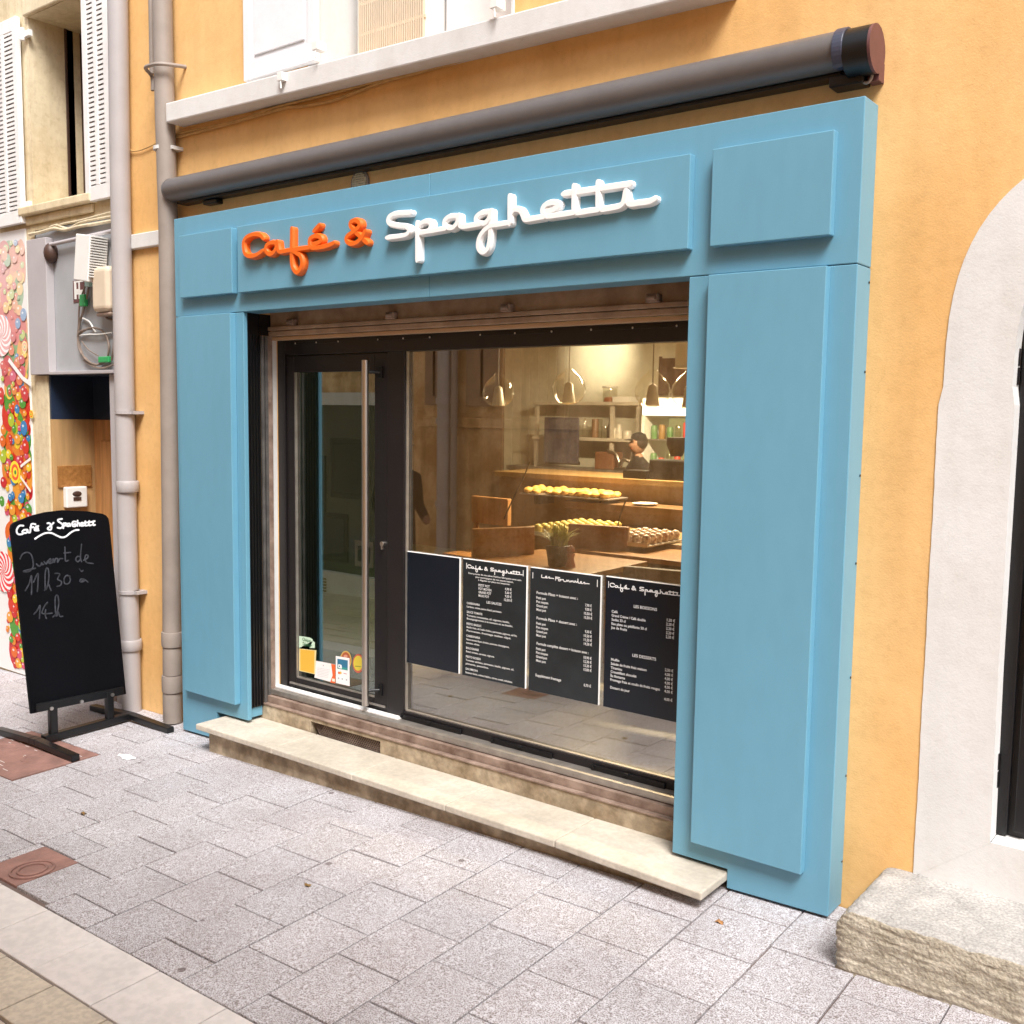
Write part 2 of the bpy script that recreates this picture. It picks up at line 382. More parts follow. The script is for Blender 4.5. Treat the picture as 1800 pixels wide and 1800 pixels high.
def world_loc(o):
    v = Vector((0, 0, 0))
    while o is not None: v += Vector(o.location); o = o.parent
    return v
def thing(name, label, cat, loc=(0, 0, 0), group=None):
    o = bpy.data.objects.new(name, None); COL.objects.link(o); o.location = loc; o.empty_display_size = 0.1
    return tag(o, label, cat, group)
def tag(o, label, cat, group=None):
    o['label'] = label; o['category'] = cat
    if group: o['group'] = group
    return o
def struct(o): o['kind'] = 'structure'; return o
def copy_tree(o, parent=None):
    c = o.copy(); COL.objects.link(c); c.parent = parent
    for ch in list(o.children): copy_tree(ch, c)
    return c
def smooth(pts, k=6):
    """Catmull-Rom through the points"""
    out = []; n = len(pts)
    for i in range(n - 1):
        p0 = pts[max(i - 1, 0)]; p1 = pts[i]; p2 = pts[i + 1]; p3 = pts[min(i + 2, n - 1)]
        for j in range(k):
            t = j / k
            out.append(tuple(0.5 * ((2 * p1[a]) + (-p0[a] + p2[a]) * t + (2 * p0[a] - 5 * p1[a] + 4 * p2[a] - p3[a]) * t * t + (-p0[a] + 3 * p1[a] - 3 * p2[a] + p3[a]) * t ** 3) for a in range(len(p1))))
    out.append(tuple(pts[-1])); return out
def text_mesh(mb, body, size, x, z, mapf, align='LEFT', bold=0.0, mi=0, sx=1.0, depth=0.0008, col=None):
    """letters laid out at (x,z) baseline in a plane; mapf(a, depth, b) gives the world point"""
    cu = bpy.data.curves.new('text_tmp', 'FONT'); cu.body = body; cu.size = size; cu.align_x = align; cu.offset = bold; cu.resolution_u = 2
    ob = bpy.data.objects.new('text_tmp', cu); COL.objects.link(ob)
    dg = bpy.context.evaluated_depsgraph_get(); dg.update()
    ev = ob.evaluated_get(dg); me = ev.to_mesh()
    vs = [mapf(x + v.co.x * sx, depth, z + v.co.y) for v in me.vertices]
    mb.add(vs, [tuple(p.vertices) for p in me.polygons], mi, col)
    ev.to_mesh_clear(); bpy.data.objects.remove(ob); bpy.data.curves.remove(cu)
LAMP_W, SPOT_W = 140.0, 36.0
# ================================================================== SETTING
WY = 0.135          # wall face
# road, kerb, pavement (the street climbs gently towards +x)
def sheet(name, x0, x1, y0, y1, dz, m):
    mb = MB(); mb.add([(x, y, gz(x, y) + dz) for x, y in ((x0, y0), (x1, y0), (x1, y1), (x0, y1))], [(0, 1, 2, 3)])
    return struct(mb.build(name, m))
sheet('ground', -60, 60, -60, 60, -0.30, M['joint'])
sheet('pavement_bed', -14, 14, -1.90, 0.5, -0.012, M['joint'])
sheet('road_bed', -14, 14, -8.0, -1.90, -0.013, M['joint'])
def tile(mb, x0, x1, y0, y1, g=0.0048, t=0.03, jit=0.0015, mi=0):
    dz = random.uniform(-jit, jit); rg = lambda: g * random.uniform(.45, 1.05)
    x0 += rg(); x1 -= rg(); y0 += rg(); y1 -= rg()
    t0 = [(x, y, gz(x, y) - t) for x, y in ((x0, y0), (x1, y0), (x1, y1), (x0, y1))]
    e = 0.002
    t1 = [(x, y, gz(x, y) + dz - e) for x, y in ((x0, y0), (x1, y0), (x1, y1), (x0, y1))]
    t2 = [(x, y, gz(x, y) + dz) for x, y in ((x0 + e, y0 + e), (x1 - e, y0 + e), (x1 - e, y1 - e), (x0 + e, y1 - e))]
    mb.add(t0 + t1 + t2, [(0, 1, 5, 4), (1, 2, 6, 5), (2, 3, 7, 6), (3, 0, 4, 7), (4, 5, 9, 8), (5, 6, 10, 9), (6, 7, 11, 10), (7, 4, 8, 11), (8, 9, 10, 11)], mi)
EDGE = -1.635
cov1 = [PG(0, 1374), PG(165, 1325)]
mb = MB()
c0 = 2.372
COVERS = [(-0.80, -0.035, -1.02, -0.52), (0.93, 1.215, -1.615, -1.34)]
def hit(x0, x1, y0, y1):
    for a, b, c, d in COVERS:
        if x0 < b - .01 and x1 > a + .01 and y0 < d - .01 and y1 > c + .01: return (a, b, c, d)
for k in range(-38, 24):
    x0 = c0 + k * 0.2992; x1 = x0 + 0.2992
    ph = (-0.437 if k % 2 == 0 else -0.283) + random.uniform(-.012, .012)
    ys = [0.135] + [y for y in (ph + 0.3045 * j for j in range(3, -8, -1)) if EDGE + .05 < y < 0.09] + [EDGE]
    for a, b in zip(ys[:-1], ys[1:]):
        h = hit(x0, x1, b, a)
        if h is None: tile(mb, x0, x1, b, a)
        else:
            if a > h[3] + .03: tile(mb, x0, x1, max(b, h[3]), a)
            if b < h[2] - .03: tile(mb, x0, x1, b, min(a, h[2]))
            if x0 < h[0] - .03: tile(mb, x0, h[0], max(b, h[2]), min(a, h[3]))
            if x1 > h[1] + .03: tile(mb, h[1], x1, max(b, h[2]), min(a, h[3]))
struct(mb.build('pavement', M['granite']))
mb = MB(); x = 1.89 - 0.37 * 34
while x < 12:
    tile(mb, x, x + 0.37, -1.893, EDGE, g=0.0042, jit=0.001); x += 0.37
struct(mb.build('kerb', M['kerb']))
mb = MB(); y = -1.893; r = 0
while y > -3.88:
    x = -12.0 + (r % 2) * 0.16 + random.uniform(-.03, .03)
    while x < 9:
        w = 0.32 + random.uniform(-.01, .01); tile(mb, x, x + w, y - 0.2, y, g=0.0085, jit=0.002); x += w
    y -= 0.2; r += 1
struct(mb.build('road', M['roadp']))

# cast covers let into the pavement
def lid(name, label, box, ring):
    a, b, c, d = box
    t = thing(name, label, 'manhole cover', ((a + b) / 2, (c + d) / 2, gz((a + b) / 2, (c + d) / 2)))
    mb = MB(); tile(mb, a, b, c, d, g=0.006, jit=0)
    mb.build('plate', M['cover'], t)
    cx, cy = ring[:2]; r = ring[2]
    if r:
        mb = MB()
        for rr in (r, r * 0.66):
            mb.tube([(cx + rr * math.cos(q * math.pi / 16), cy + rr * math.sin(q * math.pi / 16), gz(cx, cy) + 0.003 + GX * rr * math.cos(q * math.pi / 16)) for q in range(33)], 0.006, 6)
        mb.build('ring', M['cover'], t, smooth=True)
    else:
        mb = MB()
        for i in range(26):
            px, py = random.uniform(a + .05, b - .05), random.uniform(c + .04, d - .04); w = random.uniform(.02, .07)
            mb.box(px, px + w, py, py + .004, gz(px, py) - .001, gz(px, py) + 0.0015)
        mb.build('scuff_marks', M['kerb'], t)
        for px in (a + .2, a + .52):
            mb = MB(); py = (c + d) / 2
            mb.lathe([(0.075, -.002), (0.072, .003), (.05, .004), (.048, .001), (0.0, .001)], (px, py, gz(px, py)), 24)
            mb.build('lifting_socket', M['cover'], t, smooth=True)
lid('manhole_cover', 'large reddish brown rectangular cover in the paving under the chalkboard stand', COVERS[0], (0, 0, 0))
lid('manhole_cover', 'small brown cover with cast rings beside the pale kerb', COVERS[1], (1.125, -1.50, 0.085))

# ------------------------------------------------------------------ ochre building
ob = thing('ochre_building', 'ochre plastered house carrying the blue shopfront and an arched white doorway', 'building', (1.7, 0.4, 0))
WT = 0.40
wx0, _ = P(556, 60, WY); wx1, _ = P(905, 0, WY)
mb = MB()
mb.box(-0.72, 0.60, WY, WY + WT, -0.3, 7.2)
mb.box(3.42, 4.232, WY, WY + WT, -0.3, 7.2)
mb.box(4.232, 5.968, WY, WY + WT, 2.86, 7.2)
mb.box(5.968, 9.0, WY, WY + WT, -0.3, 7.2)
mb.box(0.60, 3.42, WY, WY + WT, 2.50, 3.60)
mb.box(0.60, wx0, WY, WY + WT, 3.60, 7.2)
mb.box(wx1, 3.42, WY, WY + WT, 3.60, 7.2)
mb.box(wx0, wx1, WY, WY + WT, 5.3, 7.2)
ACX, ASP = 5.10, 2.0
def arch(a, h, n=40, e=3.0):
    pts = []
    for i in range(n + 1):
        th = math.pi * i / n; c, s_ = math.cos(th), math.sin(th)
        pts.append((ACX - a * math.copysign(abs(c) ** (2 / e), c), ASP + h * abs(s_) ** (2 / e)))
    return pts
o_arch = arch(0.868, 0.80)
for i in range(len(o_arch) - 1):       # wall above the arch
    a, b = o_arch[i], o_arch[i + 1]
    if b[0] - a[0] > 1e-5: mb.prism([(a[0], a[1]), (b[0], b[1]), (b[0], 2.86), (a[0], 2.86)], WY, WY + WT)
mb.box(4.232, 5.968, WY, WY + WT, -0.3, 0.26)
mb.build('wall', M['ochre'], ob)
# white arched surround
i_arch = arch(0.652, 0.60)
mb = MB(); e = 0.004
def strip(o, i, y0, y1):
    for k in range(len(o) - 1):
        mb.hexa([(o[k][0], y0, o[k][1]), (i[k][0], y0, i[k][1]), (i[k + 1][0], y0, i[k + 1][1]), (o[k + 1][0], y0, o[k + 1][1])],
                [(o[k][0], y1, o[k][1]), (i[k][0], y1, i[k][1]), (i[k + 1][0], y1, i[k + 1][1]), (o[k + 1][0], y1, o[k + 1][1])])
full_o = [(ACX - .868 - .012 + .0008 * math.sin(z * 13) + .0007 * math.sin(z * 61 + 1), z) for z in [0.26 + .04 * k for k in range(43)]] + o_arch + [(ACX + .868, 1.2), (ACX + .868, 0.26)]
full_i = [(ACX - .652 + .02 - .01 * min(1, k / 20) , max(0.455, 0.26 + .04 * k)) for k in range(43)] + i_arch + [(ACX + .652, 1.2), (ACX + .652, 0.455)]
strip(full_o, full_i, WY - e, WY + 0.16)
mb.box(ACX - .86, ACX + .86, WY - e + .001, WY + .16, 0.262, 0.455)
mb.build('door_surround', M['white'], ob)
door = MB(); door.box(ACX - .66, ACX + .66, WY + .10, WY + .15, 0.455, 2.62)
dr = door.build('door', M['frame'], ob)
mb = MB()
for a, b, c, d in ((ACX - .645, ACX - .60, .46, 2.58), (ACX - .60, ACX + .6, 2.02, 2.07), (ACX - .58, ACX - .54, .48, 1.98), (ACX + .0, ACX + .05, .48, 1.98)):
    mb.box(a, b, WY + .075, WY + .10, c, d)
mb.build('door_frame', M['black'], dr, bevel=.004)
for v in (645, 1352):
    x, z = P(1783 if v < 900 else 1747, v, WY + .07)
    mb = MB(); mb.tube([(x, WY + .065, z - .06), (x, WY + .065, z - .003)], .018, 12); mb.tube([(x, WY + .065, z + .003), (x, WY + .065, z + .06)], .018, 12)
    mb.build('hinge', M['frame'], dr, smooth=True)
# first floor string course / long white ledge
zl_b, zl_t = P(291, 216, .02)[1], P(291, 181, .02)[1]
xl = P(291, 200, .02)[0]
xr, zr_b = P(1200, -2, .02); zr_t = zr_b + (zl_t - zl_b)
def ext(z0, z1, x): return z0 + (z1 - z0) * (x - xl) / (xr - xl)
X2 = 3.42
mb = MB(); yb = WY + .01
mb.hexa([(xl, .02, zl_b), (X2, .02, ext(zl_b, zr_b, X2)), (X2, yb, ext(zl_b, zr_b, X2)), (xl, yb, zl_b)],
        [(xl, .02, zl_t), (X2, .02, ext(zl_t, zr_t, X2)), (X2, yb, ext(zl_t, zr_t, X2)), (xl, yb, zl_t)])
mb.build('ledge', M['white'], ob, bevel=.008)
# short white band left of the shopfront
x0, z0 = P(226, 426, WY - .03); x1, z1 = P(283, 412, WY - .03)
mb = MB(); mb.box(-.68, -.10, WY - .03, WY + .01, z0 - .045, z0 + .045); mb.build('band', M['white'], ob, bevel=.006)
# first floor window: white lining, frame, ventilation grille
zb = P(700, 60, WY)[1]
win = MB(); win.box(wx0, wx1, WY + .30, WY + .34, 3.55, 5.3)
wn_ = win.build('window', M['white'], ob)
mb = MB(); mb.box(wx0, wx0 + .02, WY - .004, WY + .30, 3.6, 5.3); mb.box(wx1 - .02, wx1, WY - .004, WY + .30, 3.6, 5.3)
mb.box(wx0 - .06, wx0, WY - .006, WY + .02, 3.6, 5.3)
mb.build('frame', M['white'], wn_, bevel=.004)
gx0, gz0 = P(625, 60, WY + .16); gx1, _ = P(752, 30, WY + .16)
ac = thing('ventilation_unit', 'off white louvred air unit standing in the upstairs window', 'air conditioner', ((gx0 + gx1) / 2, WY + .22, 3.6))
mb = MB(); mb.box(gx0, gx1, WY + .17, WY + .29, 3.62, 4.35); mb.build('casing', M['box_w'], ac, bevel=.008)
mb = MB()
for k in range(30):
    x = gx0 + .03 + (gx1 - gx0 - .06) * k / 29; mb.box(x - .0035, x + .0035, WY + .155, WY + .17, 3.66, 4.30)
for k in range(5):
    z = 3.67 + k * .15; mb.box(gx0 + .02, gx1 - .02, WY + .160, WY + .169, z - .008, z + .008)
mb.build('grille', M['box_b'], ac)
mb = MB()
mb.box(gx1 + .03, wx1 - .12, WY + .26, WY + .30, 3.62, 5.2); mb.build('sash', M['shutter'], wn_, bevel=.006)
def shutter(t_or_parent, x0, x1, z0, z1, y, m, louvre=False, name='shutter', rails=1, lou_m=None):
    mb = MB(); st = 0.055; d = 0.035
    mb.box(x0, x0 + st, y, y + d, z0, z1); mb.box(x1 - st, x1, y, y + d, z0, z1)
    zs = [z0] + [z0 + (z1 - z0) * (k + 1) / rails for k in range(rails)]
    for i, z in enumerate(zs):
        h = .09 if i in (0, rails) else .05
        zz0 = z if i == 0 else (z - h if i == rails else z - h / 2); mb.box(x0 + st, x1 - st, y + .001, y + d - .001, zz0, zz0 + h)
    if louvre:
        xm = (x0 + x1) / 2; mb.box(xm - .02, xm + .02, y + .0005, y + d - .0005, z0 + .09, z1 - .09)
    s = mb.build(name, m, t_or_parent, bevel=.003)
    mb = MB()
    if louvre:
        z = z0 + .10
        while z < z1 - .10:
            mb.xprism([(y + .004, z), (y + .031, z + .020), (y + .031, z + .034), (y + .004, z + .019)], x0 + st, x1 - st); z += .030
        mb.box(x0 + st, x1 - st, y + .0325, y + .0345, z0 + .08, z1 - .08); mb.build('louvres', m if lou_m is None else lou_m, s)
    else:
        mb.box(x0 + st, x1 - st, y + .012, y + .026, z0 + .09, z1 - .09)
        for i in range(rails):
            a, b = zs[i] + .12, zs[i + 1] - .12; mb.box(x0 + st + .03, x1 - st - .03, y + .004, y + .012, a, b)
        mb.build('panel', m, s, bevel=.004)
    return s
sx0, sz0 = P(428, 128, WY - .05); sx1, _ = P(553, 100, WY - .05)
sh = shutter(ob, sx0, sx1, 3.66, 5.25, WY - .05, M['shutter'], rails=2)
for u, v in ((300, 170), (990, 5), (165, 290)):
    uu, vv = 420 + u * 820 / 1800, v * 820 / 1800 + (0 if u != 165 else 0)
    x, z = P(uu, vv, .005)
    mb = MB(); mb.box(x - .02, x + .02, -.01, .05, z - .03, z + .012); mb.tube([(x, -.004, z), (x + .004, -.004, z - .07)], .005, 8)
    mb.build('shutter_catch', M['box_w'], ob, bevel=.003)

# interior of the cafe: parts of the ochre building
FL = 0.20
BW = 6.0
mb = MB(); mb.box(-3.9, 4.4, .36, 6.4, FL - .1, FL); mb.build('floor', M['floorin'], ob)
mb = MB(); mb.box(-3.9, 4.4, WY + WT, 6.4, 2.78, 2.85); mb.build('ceiling', M['wallin'], ob)
mb = MB(); xg, _ = P(1000, 700, BW)
mb.box(P(888, 700, BW)[0], 4.4, BW, BW + .1, FL, 2.78)
mb.box(4.3, 4.4, WY + WT, BW, FL, 2.78)
mb.build('back_wall', M['wallin'], ob)
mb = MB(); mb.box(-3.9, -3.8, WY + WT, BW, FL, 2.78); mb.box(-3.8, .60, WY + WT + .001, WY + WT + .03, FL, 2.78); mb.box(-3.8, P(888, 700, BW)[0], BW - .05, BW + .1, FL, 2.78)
mb.build('side_wall', M['shadewall'], ob)
xa, _ = P(888, 700, BW); mb = MB(); x = xa
while x < xg:
    mb.box(x + .006, min(x + .125, xg), BW - .022, BW - .001, FL, 2.78); x += .125
mb.build('wall_boarding', M['wallin'], ob, bevel=.004)

# ------------------------------------------------------------------ blue shopfront
sf = thing('blue_shopfront', 'matt blue panelled shop surround with wide fascia and two pilasters', 'shopfront', (1.98, .05, 0))
HB, HT, SW = 2.418, 2.972, 3.966
xs, _ = P(755, 400, 0)
for a, b in ((0, xs - .001), (xs + .001, SW)):
    mb = MB(); mb.box(a, b, 0, WY, HB, HT); mb.build('fascia', M['blue'], sf, bevel=.003)
nx, nz = P(381, 1252, 0)
mb = MB(); g0 = gz(0, 0) + .012
mb.prism([(0, g0), (nx, g0 + .01), (nx, nz), (.622, .142), (.622, HB - .003), (0, HB - .003)], 0.0, .028); mb.prism([(.001, g0), (nx, g0 + .01), (nx, nz), (.594, .143), (.594, HB - .004), (.001, HB - .004)], .0282, .125)
mb.build('pilaster', M['blue'], sf, bevel=.003)
nx2, nz2 = P(1278, 1530, 0)
mb = MB()
mb.prism([(3.323, .140), (nx2, .140), (nx2, gz(nx2, 0) + .012), (SW, gz(SW, 0) + .014), (SW, HB - .003), (3.323, HB - .003)], 0.0, WY)
pl = mb.build('pilaster', M['blue'], sf, bevel=.003)
PAN = -0.040
def panel(name, tl, tr, br, bl):
    x0, x1, z0, z1 = rc(PAN, tl, tr, br, bl)
    mb = MB(); mb.box(x0, x1, PAN, -.0005, z0, z1); return mb.build(name, M['blue'], sf, bevel=.003), (x0, x1, z0, z1)
panel('raised_panel', (323, 557), (407, 550.5), (410, 1238), (325, 1214)) if False else None
panel('raised_panel', (313, 556), (407, 550), (410, 1238), (323.5, 1214))
panel('raised_panel', (1244, 483), (1452, 467), (1408, 1541), (1214, 1479))
panel('raised_panel', (313, 414), (407, 401), (407, 516), (317, 523))
panel('raised_panel', (1254, 262), (1468, 227), (1458, 412), (1246, 434))
sp, SR = panel('sign_panel', (416, 398.6), (1215, 269), (1208, 438), (419, 514))
for v in (497, 654, 836, 990, 1190, 1362, 1512):
    u = 1525 + (v - 497) * (1478 - 1525) / (1512 - 497) + 4; dd = ray(u, v); t = (SW + .001 - CAM.x) / dd.x; q = CAM + dd * t
    mb = MB(); mb.ball((SW + .001, min(max(q.y, .07), .12), q.z), .003, .005, .005, 8, 6); mb.build('screw', M['bluedark'], pl)
# letters
def cvt(pts, ox, oy, sc, y=PAN): return [P(ox + a * sc, oy + b * sc, y) for a, b in pts]
CA = (410, 360, .15); SPG = (670, 300, .28333)
cafe = [[(405, 400), (365, 362), (290, 358), (222, 385), (182, 440), (180, 520), (202, 588), (260, 612), (330, 596), (395, 555)],
        [(562, 458), (500, 452), (452, 480), (437, 530), (462, 580), (510, 582), (548, 545), (566, 490), (572, 452)],
        [(572, 452), (578, 510), (592, 556), (640, 556), (700, 545), (820, 528), (940, 512)],
        [(738, 300), (737, 420), (736, 560), (737, 660), (752, 745), (797, 802), (842, 760), (860, 680), (842, 610), (800, 575), (752, 548)],
        [(960, 478), (1020, 462), (1080, 432), (1068, 388), (1010, 376), (958, 405), (948, 460), (975, 512), (1060, 510), (1150, 492), (1225, 462)],
        [(1003, 310), (1030, 282), (1056, 256)]]
amp = [[(1618, 452), (1560, 400), (1490, 330), (1432, 262), (1440, 212), (1490, 195), (1533, 222), (1530, 268), (1480, 318), (1405, 370), (1382, 420), (1420, 465), (1490, 460), (1560, 405), (1600, 330)]]
spag = [[(205, 268), (110, 275), (76, 300), (80, 333), (130, 347), (185, 354), (204, 382), (172, 408), (72, 422)],
        [(252, 335), (253, 440), (254, 556)],
        [(255, 350), (290, 325), (328, 325), (336, 352), (318, 380), (268, 392), (340, 381), (425, 366)],
        [(506, 290), (450, 292), (421, 320), (426, 354), (468, 362), (498, 332), (508, 290)],
        [(508, 290), (512, 335), (530, 354), (600, 345), (640, 338)],
        [(702, 263), (650, 268), (616, 296), (622, 330), (664, 334), (694, 306), (706, 262)],
        [(706, 262), (703, 350), (698, 430), (686, 488), (656, 512), (630, 488), (630, 440), (654, 390), (702, 350), (760, 340), (822, 330)],
        [(822, 170), (822, 250), (823, 330)],
        [(826, 275), (850, 248), (884, 252), (902, 282), (916, 310), (960, 306), (1030, 294)],
        [(1040, 262), (1085, 248), (1124, 218), (1085, 205), (1040, 220), (1024, 255), (1042, 289), (1120, 283), (1215, 268)],
        [(1217, 108), (1217, 190), (1218, 245), (1236, 268), (1300, 260), (1365, 250)],
        [(1365, 85), (1365, 170), (1366, 225), (1384, 247), (1440, 240), (1490, 230), (1518, 212), (1530, 180), (1537, 140)],
        [(1537, 140), (1544, 185), (1562, 214), (1620, 208), (1680, 200), (1715, 184)],
        [(1155, 150), (1350, 122), (1560, 91)]]
def letters(name, strokes, fr, w, m):
    mb = MB()
    for i, s in enumerate(strokes):
        pts = smooth(cvt(s, *fr), 7); mb.stroke(pts, w * (1 + .004 * i), PAN, .034 - .0007 * i, ramp=.003)
    return mb.build(name, m, sp)
letters('orange_lettering', cafe, CA, .0155, M['orange'])
letters('ampersand', amp, CA, .0155, M['orange'])
letters('white_lettering', spag, SPG, .0150, M['lwhite'])
# the same strokes in flat unit coordinates, for the headings of the menus
def unit(strokes, fr):
    out = []
    for s in strokes:
        out.append([(p[0], p[1]) for p in smooth(cvt(s, *fr), 3)])
    return out
U = unit(cafe, CA) + unit(amp, CA) + unit(spag, SPG)
ux0 = min(p[0] for s in U for p in s); ux1 = max(p[0] for s in U for p in s); uz0 = min(p[1] for s in spag and U for p in s)
uzm = sum(SR[2:4]) / 2

# ------------------------------------------------------------------ roller shutter box, guides, sill
rs = thing('roller_shutter', 'weathered brown metal roller shutter rolled up under the blue fascia', 'roller shutter', (1.95, .2, 2.3))
def zat(u, v, y): return P(u, v, y)[1]
z_a = zat(700, 561, .20); z_b = zat(700, 569, .185); z_c = zat(700, 579, .185)
mb = MB(); mb.box(.60, 3.40, .20, .235, z_a, 2.52); mb.build('casing', M['slat'], rs, bevel=.003)
mb = MB(); mb.box(.60, 3.40, .180, .235, z_b + .002, z_a - .001); mb.box(.60, 3.40, .184, .235, z_c, z_b - .002)
mb.build('bottom_bar', M['slat'], rs, bevel=.004)
for u, v in ((515, 558), (690, 548), (893, 535), (1151, 517)):
    x, z = P(u, v, .19)
    mb = MB(); mb.box(x - .03, x + .03, .165, .20, z_a - .001, z_a + .035); mb.tube([(x - .02, .165, z_a + .018), (x + .02, .165, z_a + .018)], .012, 8)
    mb.build('stop_bracket', M['rust'], rs, bevel=.006)
FY = .25
fx0, ftz = P(481, 598, FY)
for side in (0, 1):
    xa, xb = (.602, .632) if side == 0 else (3.30, 3.33)
mb = MB()
mb.box(.5945, .600, .030, .128, .20, 2.416); mb.box(.6005, .604, .129, .199, z_c + .002, 2.416)
for k in range(5): mb.box(.6002, .607, .034 + k * .020, .044 + k * .020, .205, z_c)
mb.build('guide_fins', M['black'], rs)
gl0 = P(448, 900, .16)[0]; gl1 = P(465, 900, .18)[0]
mb = MB(); mb.box(.6005, .614, .130, .146, .20, z_c); mb.box(.6005, .603, .1465, .1545, .20, z_c); mb.box(.6005, .614, .155, .172, .20, z_c)
mb.build('guide_rail', M['guide'], rs, bevel=.002)
mb = MB(); mb.box(.6032, .6045, .1467, .1543, .20, z_c); mb.build('guide_slot', M['black'], rs)
mb = MB(); mb.box(.6005, .612, .173, .205, .20, z_c); mb.build('guide_rail', M['rust'], rs, bevel=.002)
mb = MB(); mb.box(3.395, 3.4195, .13, .20, .20, z_c); mb.build('guide_rail', M['alu'], rs, bevel=.002)
# white reveal strips beside and above the frame are part of the glazed front
gf = thing('glazed_front', 'anthracite framed shop glazing with fixed pane and entrance door', 'shop window', (1.95, .28, .25))
z_d = zat(700, 589, FY)
mb = MB(); mb.box(.56, .6005, .206, .245, .235, z_c); mb.build('reveal_lining', M['white'], gf, bevel=.003)
mb = MB(); mb.box(.6006, 3.40, .206, .246, z_d, z_c - .003); mb.build('head_lining', mat('tan_head_lining', (.50, .34, .21), .7, .08, 4), gf, bevel=.003)
mux0, _ = P(681, 900, FY); mux1, _ = P(710, 900, FY)
gtop = (P(712, 617, FY + .03)[1] + P(1205, 602, FY + .03)[1]) / 2
gbot = (P(705, 1245, FY + .03)[1] + P(1185, 1370, FY + .03)[1]) / 2
fbot = P(700, 1262, FY)[1] - .012
mb = MB(); FX1 = 3.42
mb.box(fx0 - .02, P(502, 900, FY)[0], FY, FY + .07, fbot, ftz)            # left jamb
mb.box(P(502, 900, FY)[0], FX1, FY + .0005, FY + .07, gtop, ftz + .004)                    # head
mb.box(mux0, mux1, FY - .001, FY + .07, fbot, gtop)                                     # mullion
mb.box(mux1, FX1, FY + .0007, FY + .07, fbot, gbot)                           # bottom rail
mb.box(3.36, FX1, FY + .001, FY + .07, gbot, gtop)
mb.box(.601, .612, FY + .071, .56, fbot, ftz)
fr_ = mb.build('frame', M['frame'], gf, bevel=.003)
for (u0, v0, u1, v1) in ((705, 1255, 812, 1288), (865, 1300, 972, 1333), (1041, 1347, 1170, 1390)):
    x0, za = P(u0, v0, FY); x1, zb_ = P(u1, v1, FY); zc = (za + zb_) / 2 + .0
    mb = MB(); mb.box(x0, x1, FY - .012, FY, (fbot + gbot) / 2 - .012, (fbot + gbot) / 2 + .014)
    mb.box(x0 + .01, x0 + .02, FY - .02, FY - .011, (fbot + gbot) / 2 - .004, (fbot + gbot) / 2 + .01)
    mb.tube([((x0 + x1) / 2 - .012, FY - .018, (fbot + gbot) / 2 + .012), ((x0 + x1) / 2 + .012, FY - .018, (fbot + gbot) / 2 + .012)], .006, 8)
    mb.build('trickle_vent', M['black'], fr_, bevel=.003)
for (u0, u1, v) in ((520, 595, 603), (665, 756, 599), (845, 970, 590), (1040, 1190, 577)):
    x0, z = P(u0, v, FY); x1, _ = P(u1, v, FY)
    zz = (ftz + gtop) / 2 + .02
    mb = MB(); mb.box(x0, x1, FY - .004, FY, zz - .006, zz + .006); mb.build('trickle_vent', M['black'], fr_, bevel=.001)
    for xx in (x0, (x0 + x1) / 2, x1):
        mb = MB(); mb.ball((xx, FY - .003, zz), .005, .004, .005, 8, 6); mb.build('screw', M['steel'], fr_)
mb = MB(); mb.box(mux1, mux1 + .006, FY + .012, FY + .03, gbot, gtop); mb.box(mux1, FX1, FY + .012, FY + .03, gbot, gbot + .006)
mb.build('glazing_bead', M['alu'], gf)
mb = MB(); mb.box(mux1 - .01, 3.37, FY + .030, FY + .036, gbot - .01, gtop + .01)
mb.build('window_pane', M['glass'], gf)
# entrance door
dx0, dz1 = P(503, 629, FY + .012); dx1 = mux0; dz0 = P(580, 1243, FY + .012)[1]
hx0, hz1 = P(521, 655, FY + .03); hx1 = P(663, 900, FY + .03)[0]; hz0 = P(540, 1194, FY + .03)[1]
mb = MB(); Y0, Y1 = FY + .010, FY + .065; s = .003
mb.box(dx0 + s, hx0, Y0, Y1, fbot + .012, gtop - .004); mb.box(hx1, dx1 - s, Y0, Y1, fbot + .012, gtop - .004)
mb.box(hx0, hx1, Y0 + .0005, Y1, hz1, gtop - .004); mb.box(hx0, hx1, Y0 + .0005, Y1, fbot + .012, hz0)
ed = mb.build('door', M['frame'], gf, bevel=.004)
mb = MB(); mb.box(hx0 - .004, hx1 + .004, FY + .030, FY + .036, hz0 - .004, hz1 + .004); mb.build('door_pane', M['doorglass'], ed)
mb = MB(); mb.box(hx0, hx0 + .006, FY + .014, FY + .030, hz0, hz1); mb.box(hx0, hx1, FY + .014, FY + .030, hz0, hz0 + .006); mb.build('glazing_bead', M['alu'], ed)
mb = MB(); mb.box(dx0 + .02, dx1 - .02, FY + .002, FY + .010, fbot + .045, fbot + .055); mb.build('drip_strip', M['alu'], ed)
bx, bzt = P(642, 633, .195); _, bzb = P(642, 1240, .195)
mb = MB(); mb.tube([(bx, .195, bzb), (bx, .195, bzt)], .0185, 20)
hb = mb.build('pull_handle', M['steel'], ed, smooth=True)
mb = MB()
for z in (bzt - .06, bzb + .08):
    mb.tube([(bx, .195, z), (bx + .05, FY + .012, z)], .009, 10); mb.box(bx + .035, bx + .065, FY + .0, FY + .012, z - .03, z + .03)
mb.build('handle_standoff', M['black'], hb, bevel=.002)
lx, lz = P(672, 956, FY); mb = MB(); mb.tube([(lx, FY - .006, lz), (lx, FY + .012, lz)], .013, 16); mb.box(lx - .005, lx + .005, FY - .007, FY + .01, lz - .03, lz)
mb.build('lock_cylinder', M['steel'], ed, bevel=.002)
